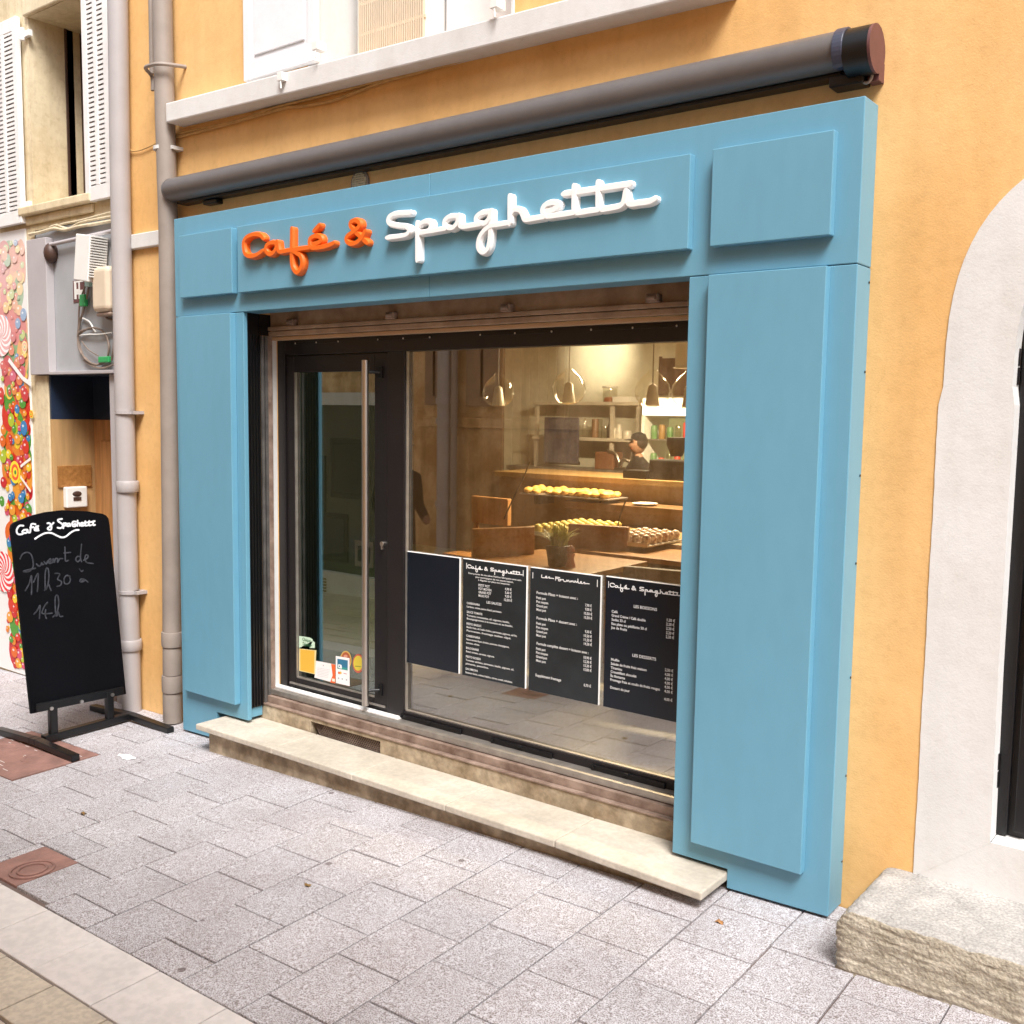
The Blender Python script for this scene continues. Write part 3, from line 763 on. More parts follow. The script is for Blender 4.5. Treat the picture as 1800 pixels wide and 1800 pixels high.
# threshold built up from stone, rail and metal sill
th = thing('threshold', 'layered metal and stained stone threshold between step and glazing', 'threshold', (1.95, .2, .12))
RZ = zat(690, 1303, .128)
RZ2 = zat(690, 1282, .16); RZ3 = zat(690, 1265, .20)
ga, _ = P(546, 1270, .128); gb, _ = P(668, 1310, .128)
gzt = RZ - .022
mb = MB(); mb.box(.50, ga, .128, .24, .10, RZ); mb.box(gb, 3.45, .128, .24, .10, RZ); mb.box(ga, gb, .128, .24, gzt, RZ); mb.box(ga, gb, .235, .24, .10, gzt)
mb.build('stone_upstand', M['riser'], th, bevel=.004)
mb = MB(); k = 0
for i in range(34):
    x = ga + .05 + (gb - ga - .05) * i / 33
    mb.tube([(x, .150, .112), (min(x + .05, gb), .150, gzt)], .0022, 5, caps=False); mb.tube([(x, .153, .112), (max(x - .05, ga), .153, gzt)], .0022, 5, caps=False)
mb.build('vent_mesh', M['rust'], th)
mb = MB(); mb.box(ga + .002, gb - .002, .19, .195, .126, gzt - .001); mb.build('vent_shade_sheet', M['black'], th)  # black sheet paints the shade inside the mesh hole
mb = MB(); mb.box(.60, 3.45, .122, .155, RZ + .0005, RZ + .010); mb.box(.602, 3.45, .150, .20, RZ + .0105, RZ2); mb.build('lower_rail', M['rust'], th, bevel=.002)
mb = MB(); mb.box(.604, 3.45, .172, .26, RZ2 + .004, RZ3); mb.build('metal_sill', M['alu'], th, bevel=.003)
mb = MB(); mb.box(.59, mux1, .205, FY - .001, RZ3 + .0006, RZ3 + .010); mb.build('white_strip', M['white'], th, bevel=.002)

# ------------------------------------------------------------------ stone step
SZ = 0.125
st = thing('stone_step', 'pale limestone step with slab treads below the shop threshold', 'step', (1.95, -.03, 0))
tx = [.40, 1.055, 1.66, 2.265, 2.872, 3.565]
for i in range(5):
    a, b = tx[i] + (.001 if i else 0), tx[i + 1] - .001
    y0 = -.185 - (.025 if i == 4 else 0) + .006 * i * .0; mb = MB()
    yl = -.19 if i == 0 else -.182; yr = -.215 if i == 4 else -.182
    mb.hexa([(a, yl, SZ - .033), (b, yr, SZ - .033), (b, .128, SZ - .033), (a, .128, SZ - .033)], [(a, yl, SZ), (b, yr, SZ), (b, .128, SZ), (a, .128, SZ)])
    mb.build('tread_slab', M['stone'], st, bevel=.006)
mb = MB(); mb.hexa([(.445, -.135, -.1), (3.52, -.125, -.0), (3.52, .13, -.0), (.445, .13, -.1)], [(.445, -.135, SZ - .033), (3.52, -.125, SZ - .033), (3.52, .13, SZ - .033), (.445, .13, SZ - .033)])
mb.build('step_base', M['riser'], st, bevel=.004)

# rough stone block below the arched door
rx, ry = PG(1467, 1700)
bm_ = bmesh.new(); bmesh.ops.create_cube(bm_, size=1)
bmesh.ops.subdivide_edges(bm_, edges=bm_.edges[:], cuts=60, use_grid_fill=True)
from mathutils import noise
top = P(1500, 1560, -.1)[1]
bx0, bx1, by0, by1, bz0, bz1 = rx, 6.2, ry, .139, -.02, 0.272
for v in bm_.verts:
    p = Vector((bx0 + (v.co.x + .5) * (bx1 - bx0), by0 + (v.co.y + .5) * (by1 - by0), bz0 + (v.co.z + .5) * (bz1 - bz0)))
    # worn upper front and left edges
    ex = max(0, 1 - (p.x - bx0) / .10); ey = max(0, 1 - (p.y - by0) / .08); ez = max(0, 1 - (bz1 - p.z) / .10)
    p.z -= .008 * ez * max(ex, ey) ** 3; p.x += .03 * ex ** 2 * ez ** 3; p.y += .006 * ey * ez ** 3
    n1 = noise.noise_vector(p * 9); n2 = noise.noise_vector(p * 30)
    n3 = noise.noise_vector(p * 75)
    if p.y < by1 - .01: p += n1 * .004 + n2 * .005 * (1.3 if ey > .9 else .5) + n3 * .005 * (1.2 if ey > .9 else .35)
    v.co = p - Vector((4.9, -.08, 0))
me = bpy.data.meshes.new('stone_block'); bm_.to_mesh(me); bm_.free()
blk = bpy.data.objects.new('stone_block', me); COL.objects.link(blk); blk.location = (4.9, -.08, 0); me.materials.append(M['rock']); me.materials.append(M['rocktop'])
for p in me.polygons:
    p.use_smooth = True; p.material_index = 1 if p.normal.z > .75 else 0  # up-facing faces take the greyer stone
tag(blk, 'rough hewn limestone block forming the doorstep of the arched doorway', 'stone block')
# ================================================================== THINGS ON THE FACADE
# folded awning
aw = thing('awning_cassette', 'closed grey brown awning cassette with black end bracket above the blue fascia', 'awning', (1.98, .0, 3.12))
AZ0, AZ1, AY, AR = 3.153, 3.112, .052, .066
ax1 = P(1478, 100, AY)[0]
mb = MB(); n = 22
prof = [(AY + AR * math.cos(math.radians(a)), AR * math.sin(math.radians(a))) for a in range(60, 301, 12)] + [(WY, -.05), (WY, .05)]
mb.xprism([(p[0], AZ0 + p[1]) for p in prof], -.085, ax1)
mb.build('case', M['awn'], aw, smooth=True)
mb = MB(); mb.box(-.06, ax1, AY + .01, WY, AZ0 - .080, AZ0 - .0665); mb.build('front_profile', M['black'], aw, bevel=.004)
mb = MB(); mb.tube([(-.105, AY + .001, AZ0), (-.0855, AY + .001, AZ0)], [AR * .97, AR * 1.03], 26)
mb.build('end_cap', M['awn'], aw, smooth=True)
xb1 = 3.972; AR2 = .080; AZ2 = 3.136
mb = MB(); mb.tube([(ax1 + .03, AY, AZ2), (xb1, AY, AZ2)], AR2, 30)
mb.build('end_bracket', M['black'], aw, smooth=True)
mb = MB(); mb.tube([(xb1 + .0003, AY, AZ2), (xb1 + .010, AY, AZ2)], AR2, 30); mb.box(xb1 - .03, xb1 + .009, AY + .03, WY, AZ2 - .095, AZ2 - .03)
mb.build('bracket_cap', M['plum'], aw, smooth=True)
mb = MB(); mb.box(ax1 - .04, xb1 - .035, AY + .0, WY, AZ2 - .10, AZ2 - .06); mb.build('wall_bracket', M['black'], aw, bevel=.006)
mb = MB(); mb.xprism([(AY + (AR2 + .002) * math.cos(math.radians(a)), AZ2 + .006 + (AR2 + .002) * math.sin(math.radians(a))) for a in range(80, 231, 10)] + [(AY, AZ2 - .05), (AY + .01, AZ2 + .05)], ax1 - .006, ax1 + .032)
mb.build('collar', mat('blue_grey_plastic', (.045, .05, .08), .4, .05, 5), aw, bevel=.003)
for x in (.22,):
    mb = MB(); mb.box(x - .06, x + .06, AY + .03, WY, AZ0 - .105, AZ0 - .0805); mb.build('wall_bracket', M['black'], aw, bevel=.006)
ex, ez = P(1524, 132, AY + .02)
mb = MB(); mb.tube([(ex + .018 * math.sin(q * math.pi / 12), AY + .02, ez + .026 * math.cos(q * math.pi / 12)) for q in range(25)], .0055, 8, caps=False)
mb.tube([(ex, AY + .02, ez + .026), (ex + .012, AY + .02, ez + .07)], .007, 8); mb.build('crank_eye', M['pipe2'], aw, smooth=True)

# round vent in the wall above the fascia
vx, vz = P(635, 322, WY)
vt = thing('wall_vent', 'round mesh wall vent half hidden behind the top of the blue fascia', 'vent', (vx, WY, vz))
mb = MB(); mb.tube([(vx, WY - .012, vz), (vx, WY + .002, vz)], .062, 28); mb.build('rim', M['pipe2'], vt, smooth=True)
mb = MB()
for k in range(-4, 5):
    h = math.sqrt(max(0, .05 ** 2 - (k * .011) ** 2)); mb.box(vx - h, vx + h, WY - .018, WY - .012, vz + k * .011 - .002, vz + k * .011 + .002)
    mb.box(vx + k * .011 - .002, vx + k * .011 + .002, WY - .0185, WY - .0125, vz - h, vz + h)
mb.build('mesh', M['paleCable'], vt)

# cables under the ledge
def cable_px(name, label, pts, y, r, m, parent=None, group=None, k=6):
    w = [(lambda q: (q[0], y, q[1]))(P(u, v, y)) for u, v in pts]
    mb = MB(); mb.tube(smooth(w, k), r, 8)
    o = mb.build(name, m, parent, smooth=True, loc=None if parent else w[0])
    if label: tag(o, label, 'cable', group)
    return o
cable_px('wall_cable', 'thin ochre painted cable looping closely under the white ledge', [(300, 238), (345, 228), (420, 211), (480, 190), (528, 178), (600, 160), (675, 140), (712, 130), (800, 107), (925, 72), (975, 58), (1020, 40), (1080, 24), (1140, 8), (1190, -6)], WY - .012, .007, M['cable'])
cable_px('wall_cable', 'bundled ochre cable sagging lower below the white ledge', [(300, 244), (372, 226), (430, 210), (500, 190), (530, 187), (580, 178), (625, 162), (680, 142), (770, 118), (860, 92), (960, 62), (1000, 47), (1050, 47), (1100, 36), (1170, 16), (1225, 2), (1290, -20)], WY - .010, .008, M['cable'])
cable_px('wall_cable', 'thin cable hanging between the two downpipes above the white band', [(222, 258), (232, 265), (250, 263), (285, 247)], WY - .012, .004, M['cable'])
cable_px('wall_cable', 'frayed vertical cable running beside the lilac downpipe', [(223, 150), (226, 260), (228, 400), (231, 520), (234, 640), (236, 780), (240, 900)], WY - .012, .006, M['cable'])

# downpipes
def pipe(name, label, pts, y, r, m, collars, bands):
    w = [(P(u, v, y)[0], y, P(u, v, y)[1]) for u, v in pts]
    t = thing(name, label, 'downpipe', (w[-1][0], y, w[-1][2]))
    mb = MB(); mb.tube(w, r, 20); mb.build('tube', m, t, smooth=True)
    for v, h, rr in collars:
        u = pts[0][0] + (pts[-1][0] - pts[0][0]) * (v - pts[0][1]) / (pts[-1][1] - pts[0][1]); x, z = P(u, v, y)
        mb = MB(); mb.tube([(x, y, z - h), (x, y, z - h * .8), (x, y, z + h * .8), (x, y, z + h)], [rr * .94, rr, rr, rr * .94], 20); mb.build('collar', m, t, smooth=True)
    for v, mm in bands:
        u = pts[0][0] + (pts[-1][0] - pts[0][0]) * (v - pts[0][1]) / (pts[-1][1] - pts[0][1]); x, z = P(u, v, y)
        mb = MB(); mb.tube([(x, y, z - .010), (x, y, z + .010)], r + .006, 20); mb.box(x + r * .6, x + r + .03, y - .006, WY, z - .010, z + .010); mb.build('clip', mm, t, smooth=True)
    return t
PY = .065
pipe('downpipe', 'lilac grey plastic downpipe between the candy mural and the ochre wall', [(206, -60), (211, 300), (217, 600), (223, 900), (229, 1130), (232, 1250)], PY, .060, M['pipe'], [(855, .035, .070), (1133, .035, .070)], [(725, M['pipe']), (1040, M['pipe'])])
p2 = pipe('downpipe', 'beige grey downpipe with a cast foot beside the blue shopfront', [(284, -60), (290, 200), (296, 400), (299, 700), (302, 1000), (303, 1262)], PY, .056, M['pipe2'], [], [(262, M['white'])])
y = PY
for (va, vb, rr) in ((1110, 1135, .066), (1136, 1185, .058), (1186, 1215, .064), (1216, 1268, .058)):
    x, za = P(303, va, y); _, zb = P(303, vb, y)
    mb = MB(); mb.tube([(x, y, zb), (x, y, zb + .012), (x, y, za - .012), (x, y, za)], [rr * .97, rr, rr, rr * .97], 20); mb.build('cast_section', M['pipe2'], p2, smooth=True)
x, z = P(287, 122, y)
mb = MB(); mb.tube(smooth([(x - .11, y, z - .10), (x - .115, y, z - .02), (x - .07, y - .07, z), (x, y - .085, z), (x + .08, y - .06, z), (x + .12, WY, z + .01)], 5), .011, 8); mb.build('iron_hook', M['pipe2'], p2, smooth=True)
x, z = P(268, 60, WY - .02)
mb = MB(); mb.tube([(x, WY - .025, 5.0), (x, WY - .025, z + .1), (P(269, 130, WY - .02)[0], WY - .025, P(269, 130, WY - .02)[1])], .016, 10)
o = mb.build('wall_cable', M['pipe2'], None, smooth=True, loc=(x, WY, z)); tag(o, 'slim brown conduit ending at the iron hook of the beige downpipe', 'conduit')

# ================================================================== NEIGHBOUR BUILDING WITH CANDY MURAL
nb = thing('cream_building', 'cream plastered neighbouring house with louvred shutters and a dark doorway', 'building', (-2, .4, 0))
lx0 = P(50, 60, WY)[0]; lx1 = -1.10
ztop = P(50, 30, WY)[1]; zsill = P(100, 355, WY)[1]
ux_a, uz_a = P(58, 415, WY); ux_b = -.72; box_z0 = P(150, 652, WY)[1]; box_z1 = P(150, 388, WY)[1]
dxa = P(90, 700, WY)[0]; dxb = P(196, 700, WY)[0]
mb = MB()
mb.box(-9, lx0, WY + .0, WY + WT, -.4, 7.0)
mb.box(lx0, -.721, WY, WY + WT, ztop, 7.0)
mb.box(lx1, -.721, WY, WY + WT, box_z1, ztop)
mb.box(lx0, lx1, WY, WY + WT, box_z1, zsill)
mb.box(lx0, ux_a, WY + .0005, WY + WT, -.4, box_z1)
mb.build('wall', M['cream'], nb)
# upstairs window
w = MB(); fy = WY + .27
wl = P(108, 55, fy)[0]
w.box(lx0, wl + .02, fy, fy + .05, zsill, ztop); w.box(wl, lx1, fy + .10, fy + .14, zsill, ztop)
wo_ = w.build('window', M['darkwood'], nb)
mb = MB(); a = P(122, 200, fy)[0]; mb.box(lx0 + .005, a, fy - .02, fy - .0005, zsill, ztop - .001); mb.box(a + .09, lx1, fy + .05, fy + .10, zsill, ztop); mb.build('frame', M['darkwood'], wo_, bevel=.004)
sa, sb_ = P(33, 395, WY - .05), P(150, 360, WY - .05)
mb = MB(); mb.box(sa[0], sb_[0] + .06, WY - .056, WY + .26, zsill - .06, zsill - .0005); mb.box(sa[0] + .03, sb_[0] + .03, WY - .02, WY, zsill - .12, zsill - .061)
mb.build('sill', M['cream'], nb, bevel=.012)
mb = MB(); mb.box(lx0 - .02, lx1 + .02, WY - .03, WY, ztop + .0, ztop + .11); mb.build('lintel', M['cream'], nb, bevel=.01)
s0, _ = P(149, 300, WY - .05); s1, _ = P(194, 300, WY - .05); sz_ = P(165, 352, WY - .05)[1]
shutter(nb, s0, s1, sz_, ztop, WY - .05, M['warmshut'], True)
s0, _ = P(-14, 300, WY - .05); s1, _ = P(35, 300, WY - .05)
shutter(nb, s0, s1, P(20, 395, WY - .05)[1], P(20, 30, WY - .05)[1], WY - .05, M['warmshut'], True)
for v in (60, 360):
    x, z = P(39, v, WY - .03); mb = MB(); mb.tube([(x, WY - .03, z - .04), (x, WY - .03, z + .04)], .018, 10); mb.box(x, x + .08, WY - .025, WY, z - .02, z + .02); mb.build('shutter_hinge', M['warmshut'], nb, smooth=True)
# grey board box above the doorway
zb_t = P(150, 405, WY - .03)[1]
ry_ = WY + .006
mb = MB(); mb.box(ux_a, ux_b, ry_, ry_ + .03, box_z0, box_z1); bd = mb.build('panel_recess', M['greyp'], nb)
pa = P(90, 530, WY - .02)[0]
mb = MB(); mb.box(ux_a, pa, WY - .05, ry_, box_z0 - .02, zb_t); mb.build('post', M['lilac'], bd, bevel=.004)
mb = MB(); mb.box(pa, ux_b, WY - .05, ry_, box_z0 - .022, box_z0); mb.build('bottom_ledge', M['lilac'], bd, bevel=.003)
mb = MB(); mb.tube([(pa - .01, WY - .03, P(80, 432, WY - .03)[1]), (ux_b, WY - .03, P(200, 405, WY - .03)[1])], .014, 10); mb.build('edge_rail', M['lilac'], bd, bevel=.003)
mb = MB(); mb.ball((pa + .02, WY - .02, P(85, 445, WY - .03)[1]), .05, .05, .07, 10, 8); mb.build('bracket_end', M['darkwood'], bd, smooth=True)
# doorway below: deep recess, its far reveal lined with wood
dz_m = P(130, 737, WY)[1]
yd = PX(166, 780, dxa)[0]
zn = PX(130, 737, dxa)[1]
mb = MB(); mb.box(dxa - .02, dxa, WY - .001, yd, zn, box_z0 - .024); mb.box(dxa, dxb + .02, yd, yd + .04, zn, box_z0 - .024); mb.build('transom_panel', M['navy'], nb)
mb = MB(); mb.box(dxa - .02, dxa + .001, WY - .001, yd, -.3, zn - .001); lin = mb.build('reveal_lining', mat('pale_wood', (.46, .28, .12), .6, .2, 3, .1, 40, stretch=(6, 6, .5)), nb)
mb = MB(); ya_, za_ = PX(100, 815, dxa); yb_, zb_ = PX(160, 856, dxa); mb.box(dxa + .001, dxa + .014, ya_, yb_, PX(130, 856, dxa)[1], PX(130, 818, dxa)[1]); mb.build('name_plaque', M['oak'], lin, bevel=.003)
mb = MB(); mb.box(dxa + .001, dxb + .02, yd - .002, yd + .05, -.3, zn - .002); dw = mb.build('door', M['wood'], nb)
mb = MB()
for k in range(2): mb.box(dxa + .10 + k * .22, dxa + .26 + k * .22, yd - .016, yd - .0025, .2, zn - .15)
mb.build('door_panel', M['wood'], dw, bevel=.006)
mb = MB(); mb.box(dxa - .02, dxb + .02, WY, yd + .05, box_z0 - .0235, box_z0 - .0225); mb.build('soffit', M['navy'], nb)
mb = MB(); mb.box(ux_a, dxa - .021, WY - .012, WY + .26, -.3, box_z0 - .024); mb.build('jamb', M['cream'], nb, bevel=.006)
mb = MB(); mb.box(dxb, -.722, WY - .015, yd, -.3, box_z0 - .024); mb.box(dxb - .02, dxb - .001, WY + .03, yd, -.3, box_z0 - .024); mb.build('jamb', M['lilac'], nb, bevel=.006)
# intercom on the wooden reveal
iy0, iz1 = PX(110, 856, dxa); iy1, iz0 = PX(148, 890, dxa)
it = thing('intercom', 'white wall intercom box on the wooden door reveal above the chalkboard', 'intercom', (dxa, iy0, iz0))
mb = MB(); mb.box(dxa + .0015, dxa + .05, iy0, iy1, iz0, iz1); mb.build('housing', M['box_w'], it, bevel=.008)
mb = MB(); mb.box(dxa + .0505, dxa + .054, iy0 + .05, iy1 - .05, iz0 + .05, iz0 + .075); mb.ball((dxa + .05, (iy0 + iy1) / 2, iz1 - .05), .008, .035, .02, 12, 8); mb.build('speaker_slot', M['darkwood'], it)

# junction boxes and loose wiring on the grey board
def tilted_box(mb, c, w, d, h, tilt):
    R = Matrix.Rotation(tilt, 3, 'Y')
    q = [(-w, -d, -h), (w, -d, -h), (w, d, -h), (-w, d, -h), (-w, -d, h), (w, -d, h), (w, d, h), (-w, d, h)]
    vs = [Vector(c) + R @ Vector(p) for p in q]
    mb.add(vs, [(0, 3, 2, 1), (4, 5, 6, 7), (0, 1, 5, 4), (1, 2, 6, 5), (2, 3, 7, 6), (3, 0, 4, 7)])
BY = WY - .06
cx, cz = P(160, 455, BY); 
t = thing('cable_terminal', 'white finned cable terminal box hanging tilted on the grey board', 'terminal box', (cx, BY, cz))
mb = MB(); tilted_box(mb, (cx, BY, cz), .085, .065, .145, math.radians(9)); mb.build('housing', M['box_w'], t, bevel=.006)
mb = MB()
for k in range(16):
    f = (k - 7.5) / 8; mb_c = (cx + .10 + f * .135 * math.sin(math.radians(9)), BY - .01, cz + f * .13)
    tilted_box(mb, mb_c, .018, .05, .004, math.radians(9))
mb.build('fins', M['box_w'], t)
cx2, cz2 = P(185, 508, BY)
t2 = thing('junction_box', 'rounded beige junction box below the white finned terminal', 'junction box', (cx2, BY, cz2))
mb = MB(); mb.box(cx2 - .105, cx2 + .09, BY - .04, WY + .1, cz2 - .145, cz2 + .14); mb.build('housing', M['box_b'], t2, bevel=.035, seg=4)
mb = MB(); mb.box(cx2 - .085, cx2 + .08, BY - .02, WY + .1, cz2 - .17, cz2 - .146); mb.build('cable_gland', M['rust'], t2, bevel=.01)
def lp(pts, r, m, name, lab, cat='cable', y=None, grp=None):
    yy = WY - .012 if y is None else y
    w = [(P(u, v, yy)[0], yy - .004 * (i % 3), P(u, v, yy)[1]) for i, (u, v) in enumerate(pts)]
    mb = MB(); mb.tube(smooth(w, 6), r, 7); o = mb.build(name, m, None, smooth=True, loc=w[0]); tag(o, lab, cat, grp); return o
def z2(l): return [(u * .2111, 380 + v * .2111) for u, v in l]
lp(z2([(745, 530), (735, 650), (700, 800), (670, 870), (655, 1000), (670, 1110), (720, 1190), (800, 1240), (900, 1200)]), .007, M['wirem'], 'loose_wire', 'brown wire dropping from the white terminal and bending round the coil')
lp(z2([(720, 560), (690, 650), (670, 760), (655, 900), (650, 1010)]), .006, M['wirem'], 'loose_wire', 'brown wire holding the upper green clip')
lp(z2([(660, 985), (720, 945), (790, 930), (860, 960), (905, 1040), (915, 1120), (880, 1210), (800, 1235), (720, 1190), (670, 1100), (655, 1010), (690, 955), (790, 935)]), .007, M['wirem'], 'wire_coil', 'round coil of brown wire on the grey board')
lp(z2([(680, 1040), (740, 1110), (830, 1165)]), .004, M['wirem'], 'loose_wire', 'short dark wire crossing inside the coil')
lp(z2([(690, 850), (750, 880), (790, 940), (800, 965)]), .006, M['box_w'], 'loose_wire', 'short white wire ending above the coil')
lp(z2([(650, 995), (740, 985), (830, 985), (930, 970)]), .005, M['box_w'], 'loose_wire', 'white wire tied straight across the coil')
lp(z2([(880, 740), (870, 800), (900, 850), (950, 870), (960, 930), (955, 1100), (930, 1200)]), .007, M['wirem'], 'loose_wire', 'brown wire bunch falling from the beige junction box')
lp(z2([(700, 1200), (780, 1250), (870, 1265), (960, 1230)]), .007, M['wirem'], 'loose_wire', 'thick brown wire lying along the board bottom')
def clip(u0, v0, u1, v1, m, name, lab):
    x0, za = P(u0, v0, WY - .03); x1, zb = P(u1, v1, WY - .03)
    mb = MB(); mb.box(x0, x1, WY - .035, WY - .008, zb, za); o = mb.build(name, m, None, bevel=.006, loc=((x0 + x1) / 2, WY, zb)); tag(o, lab, 'cable clip')
clip(140, 518, 150, 538, M['green'], 'cable_clip', 'upright green cable clip under the white terminal')
clip(173, 627, 191, 637, M['green'], 'cable_clip', 'flat green cable clip at the foot of the wire coil')
clip(149, 489, 158, 503, M['cyanp'], 'cable_clip', 'pale cyan connector sleeve directly below the white terminal')
x0, za = P(129, 494, ry_); x1, zb = P(150, 530, ry_)
mb = MB(); mb.box(x0, x1, ry_ - .004, ry_ - .0005, zb, za, 0)
for k, (a, b, c, d) in enumerate(((.12, .30, .15, .9), (.30, .5, .35, .6), (.5, .62, .15, .9), (.62, .9, .3, .55), (.1, .9, .9, .97))):
    mb.box(x0 + (x1 - x0) * a, x0 + (x1 - x0) * b, ry_ - .006, ry_ - .0041, zb + (za - zb) * c, zb + (za - zb) * d, 1)
o = mb.build('sticker', [M['plum'], M['box_w']], None, loc=(x0, ry_, zb)); tag(o, 'small white and maroon sticker on the grey board', 'sticker')
# cables clipped along the cream wall above the grey board
for pts, r, lab in (([(52, 412), (72, 408), (95, 402), (115, 404), (140, 398), (165, 394), (200, 388), (215, 388)], .012, 'thick cream cable lying lowest along the top of the grey board'),
                    ([(88, 400), (100, 396), (120, 402), (140, 392), (165, 386), (200, 380)], .009, 'twisted cream cable in the middle of the bundle above the grey board'),
                    ([(90, 403), (110, 394), (140, 388), (170, 380), (204, 371)], .008, 'thin cream cable uppermost in the bundle above the grey board')):
    cable_px('wall_cable', lab, pts, WY - .02, r, M['paleCable'])

# candy mural
MX0, MX1 = -3.6, P(56, 700, WY)[0]
mzt = P(30, 405, WY)[1]; mzb = gz(-2.2, .13) + .01
mu = thing('candy_mural', 'printed wall panel crowded with bright sweets and striped lollipops', 'mural', (-2.6, WY, mzb))
mb = MB(); my = WY - .012
mb.box(MX0, MX1, my, WY, mzb, mzt, 0, (.82, .80, .79))
rnd = random.Random(3)
pal = [(.62, .03, .01), (.70, .13, .01), (.80, .48, .02), (.85, .60, .03), (.08, .30, .03), (.55, .015, .02), (.72, .22, .02), (.04, .22, .48), (.62, .07, .15), (.78, .32, .03), (.42, .52, .03)]
lay = 0
def disc(x, z, rx, rz, col, y, n=18, a0=0):
    mb.add([(x + rx * math.cos(a0 + 2 * math.pi * k / n), y, z + rz * math.sin(a0 + 2 * math.pi * k / n)) for k in range(n)], [tuple(range(n))], 0, col)
def xin(u, v): return P(u, v, my)
for i in range(150):
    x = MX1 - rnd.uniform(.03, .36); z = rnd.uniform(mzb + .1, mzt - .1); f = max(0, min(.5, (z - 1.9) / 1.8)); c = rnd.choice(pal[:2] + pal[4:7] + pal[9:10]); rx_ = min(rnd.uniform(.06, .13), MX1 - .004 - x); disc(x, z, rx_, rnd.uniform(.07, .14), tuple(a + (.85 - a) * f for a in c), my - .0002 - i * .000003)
for i in range(2600):
    x = rnd.uniform(MX0 + .05, MX1 - .035); z = rnd.uniform(mzb + .05, mzt - .05)
    # dense swarm hugging the right edge, pale ground on the left
    edge = MX1 - x
    if rnd.random() < edge / .50 + (.15 if z > 2.3 else 0): continue
    r = rnd.uniform(.018, .05); c = rnd.choice(pal)
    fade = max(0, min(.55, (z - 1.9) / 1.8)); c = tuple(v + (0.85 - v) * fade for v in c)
    yy = my - .0004 - i * .0000035
    r = min(r, MX1 - .004 - x)
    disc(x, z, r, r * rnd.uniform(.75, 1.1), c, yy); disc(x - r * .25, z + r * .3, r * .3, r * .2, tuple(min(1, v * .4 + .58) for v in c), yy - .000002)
def swirl(u, v, r, c1, c2, n=9, y=my - .007):
    x, z = P(u, v, y)
    disc(x, z, r, r, c2, y, 32)
    for k in range(n):
        pts = []; pts2 = []
        for j in range(9):
            q = j / 8; rr = r * q; a = 2 * math.pi * k / n + 1.6 * q
            pts.append((x + rr * math.cos(a), y - .001, z + rr * math.sin(a))); pts2.append((x + rr * math.cos(a + math.pi / n), y - .001, z + rr * math.sin(a + math.pi / n)))
        mb.add(pts + pts2, [(j, j + 1, 9 + j + 1, 9 + j) for j in range(8)], 0, c1)
swirl(6, 1005, .155, (.80, .04, .05), (.88, .86, .84), 11)
swirl(2, 590, .15, (.80, .45, .45), (.92, .90, .90), 11)
for u, v, r in ((57, 728, .125), (28, 830, .075), (45, 610, .09)):
    x, z = P(u, v, my); f = 0 if v > 650 else .45
    r = min(r, MX1 - x - .003)
    for q, c in ((1, (.93, .72, .04)), (.72, (.85, .10, .03)), (.45, (.93, .72, .04)), (.2, (.05, .25, .05))):
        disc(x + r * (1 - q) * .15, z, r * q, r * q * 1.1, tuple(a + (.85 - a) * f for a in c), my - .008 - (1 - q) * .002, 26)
def bar(pts, w, col, y):
    for a, b in zip(pts[:-1], pts[1:]):
        a, b = P(*a, y), P(*b, y); dx, dz = b[0] - a[0], b[1] - a[1]; L = math.hypot(dx, dz); nx_, nz_ = -dz / L * w, dx / L * w
        mb.add([(a[0] + nx_, y, a[1] + nz_), (b[0] + nx_, y, b[1] + nz_), (b[0] - nx_, y, b[1] - nz_), (a[0] - nx_, y, a[1] - nz_)], [(0, 1, 2, 3)], 0, col)
bar([(15, 632), (40, 665), (55, 676)], .016, (.9, .88, .87), my - .011)
bar([(36, 820), (54, 806)], .010, (.9, .85, .8), my - .011); bar([(36, 838), (54, 864)], .010, (.9, .85, .8), my - .0112)
mb.build('printed_sheet', M['mural'], mu)

# ================================================================== CHALKBOARD STAND
def PL(u, v, k, zb=0.35, x0=-.5):
    d = ray(u, v); t = (x0 - k * (CAM.z - zb) - CAM.x) / (d.x + k * d.z); q = CAM + d * t
    return q
best = min((abs((PL(19, 928, k / 200).y - PL(55, 1255, k / 200).y) + (PL(193, 918, k / 200).y - PL(222, 1220, k / 200).y)), k / 200) for k in range(-10, 80))[1]
KB = best
outline = [(55, 1255), (222, 1220), (193, 922), (191, 911), (187, 906), (181, 903), (153, 898.5), (108.6, 896.6), (80, 900), (57.5, 905.5), (25.6, 918), (21, 922), (19, 930)]
cbt = thing('chalkboard_sign', 'black arched chalkboard sign on a low metal stand with handwritten opening hours', 'chalkboard', (-.46, -.36, gz(-.46, -.36)))
pts = [PL(u, v, KB) for u, v in outline]
mb = MB(); n_ = len(pts); nrm = Vector((1, 0, KB)).normalized()
f0 = [p + nrm * .0 for p in pts]; f1 = [p - nrm * .022 for p in pts]
mb.add(f0 + f1, [tuple(range(n_)), tuple(reversed(range(n_, 2 * n_)))] + [(i, i + n_, (i + 1) % n_ + n_, (i + 1) % n_) for i in range(n_)])
bo = mb.build('board', M['cb'], cbt, bevel=.003)
zbb = (pts[0].z + pts[1].z) / 2
mb = MB(); p, q = PL(62, 1243, KB), PL(216, 1212, KB)
mb.hexa([(p.x + .001, p.y, p.z - .03), (p.x + .016, p.y, p.z - .03), (q.x + .016, q.y, q.z - .03), (q.x + .001, q.y, q.z - .03)],
        [(p.x - .003, p.y, p.z + .02), (p.x + .014, p.y, p.z + .02), (q.x + .014, q.y, q.z + .02), (q.x - .003, q.y, q.z + .02)])
mb.build('clamp_bar', M['black'], cbt, bevel=.004)
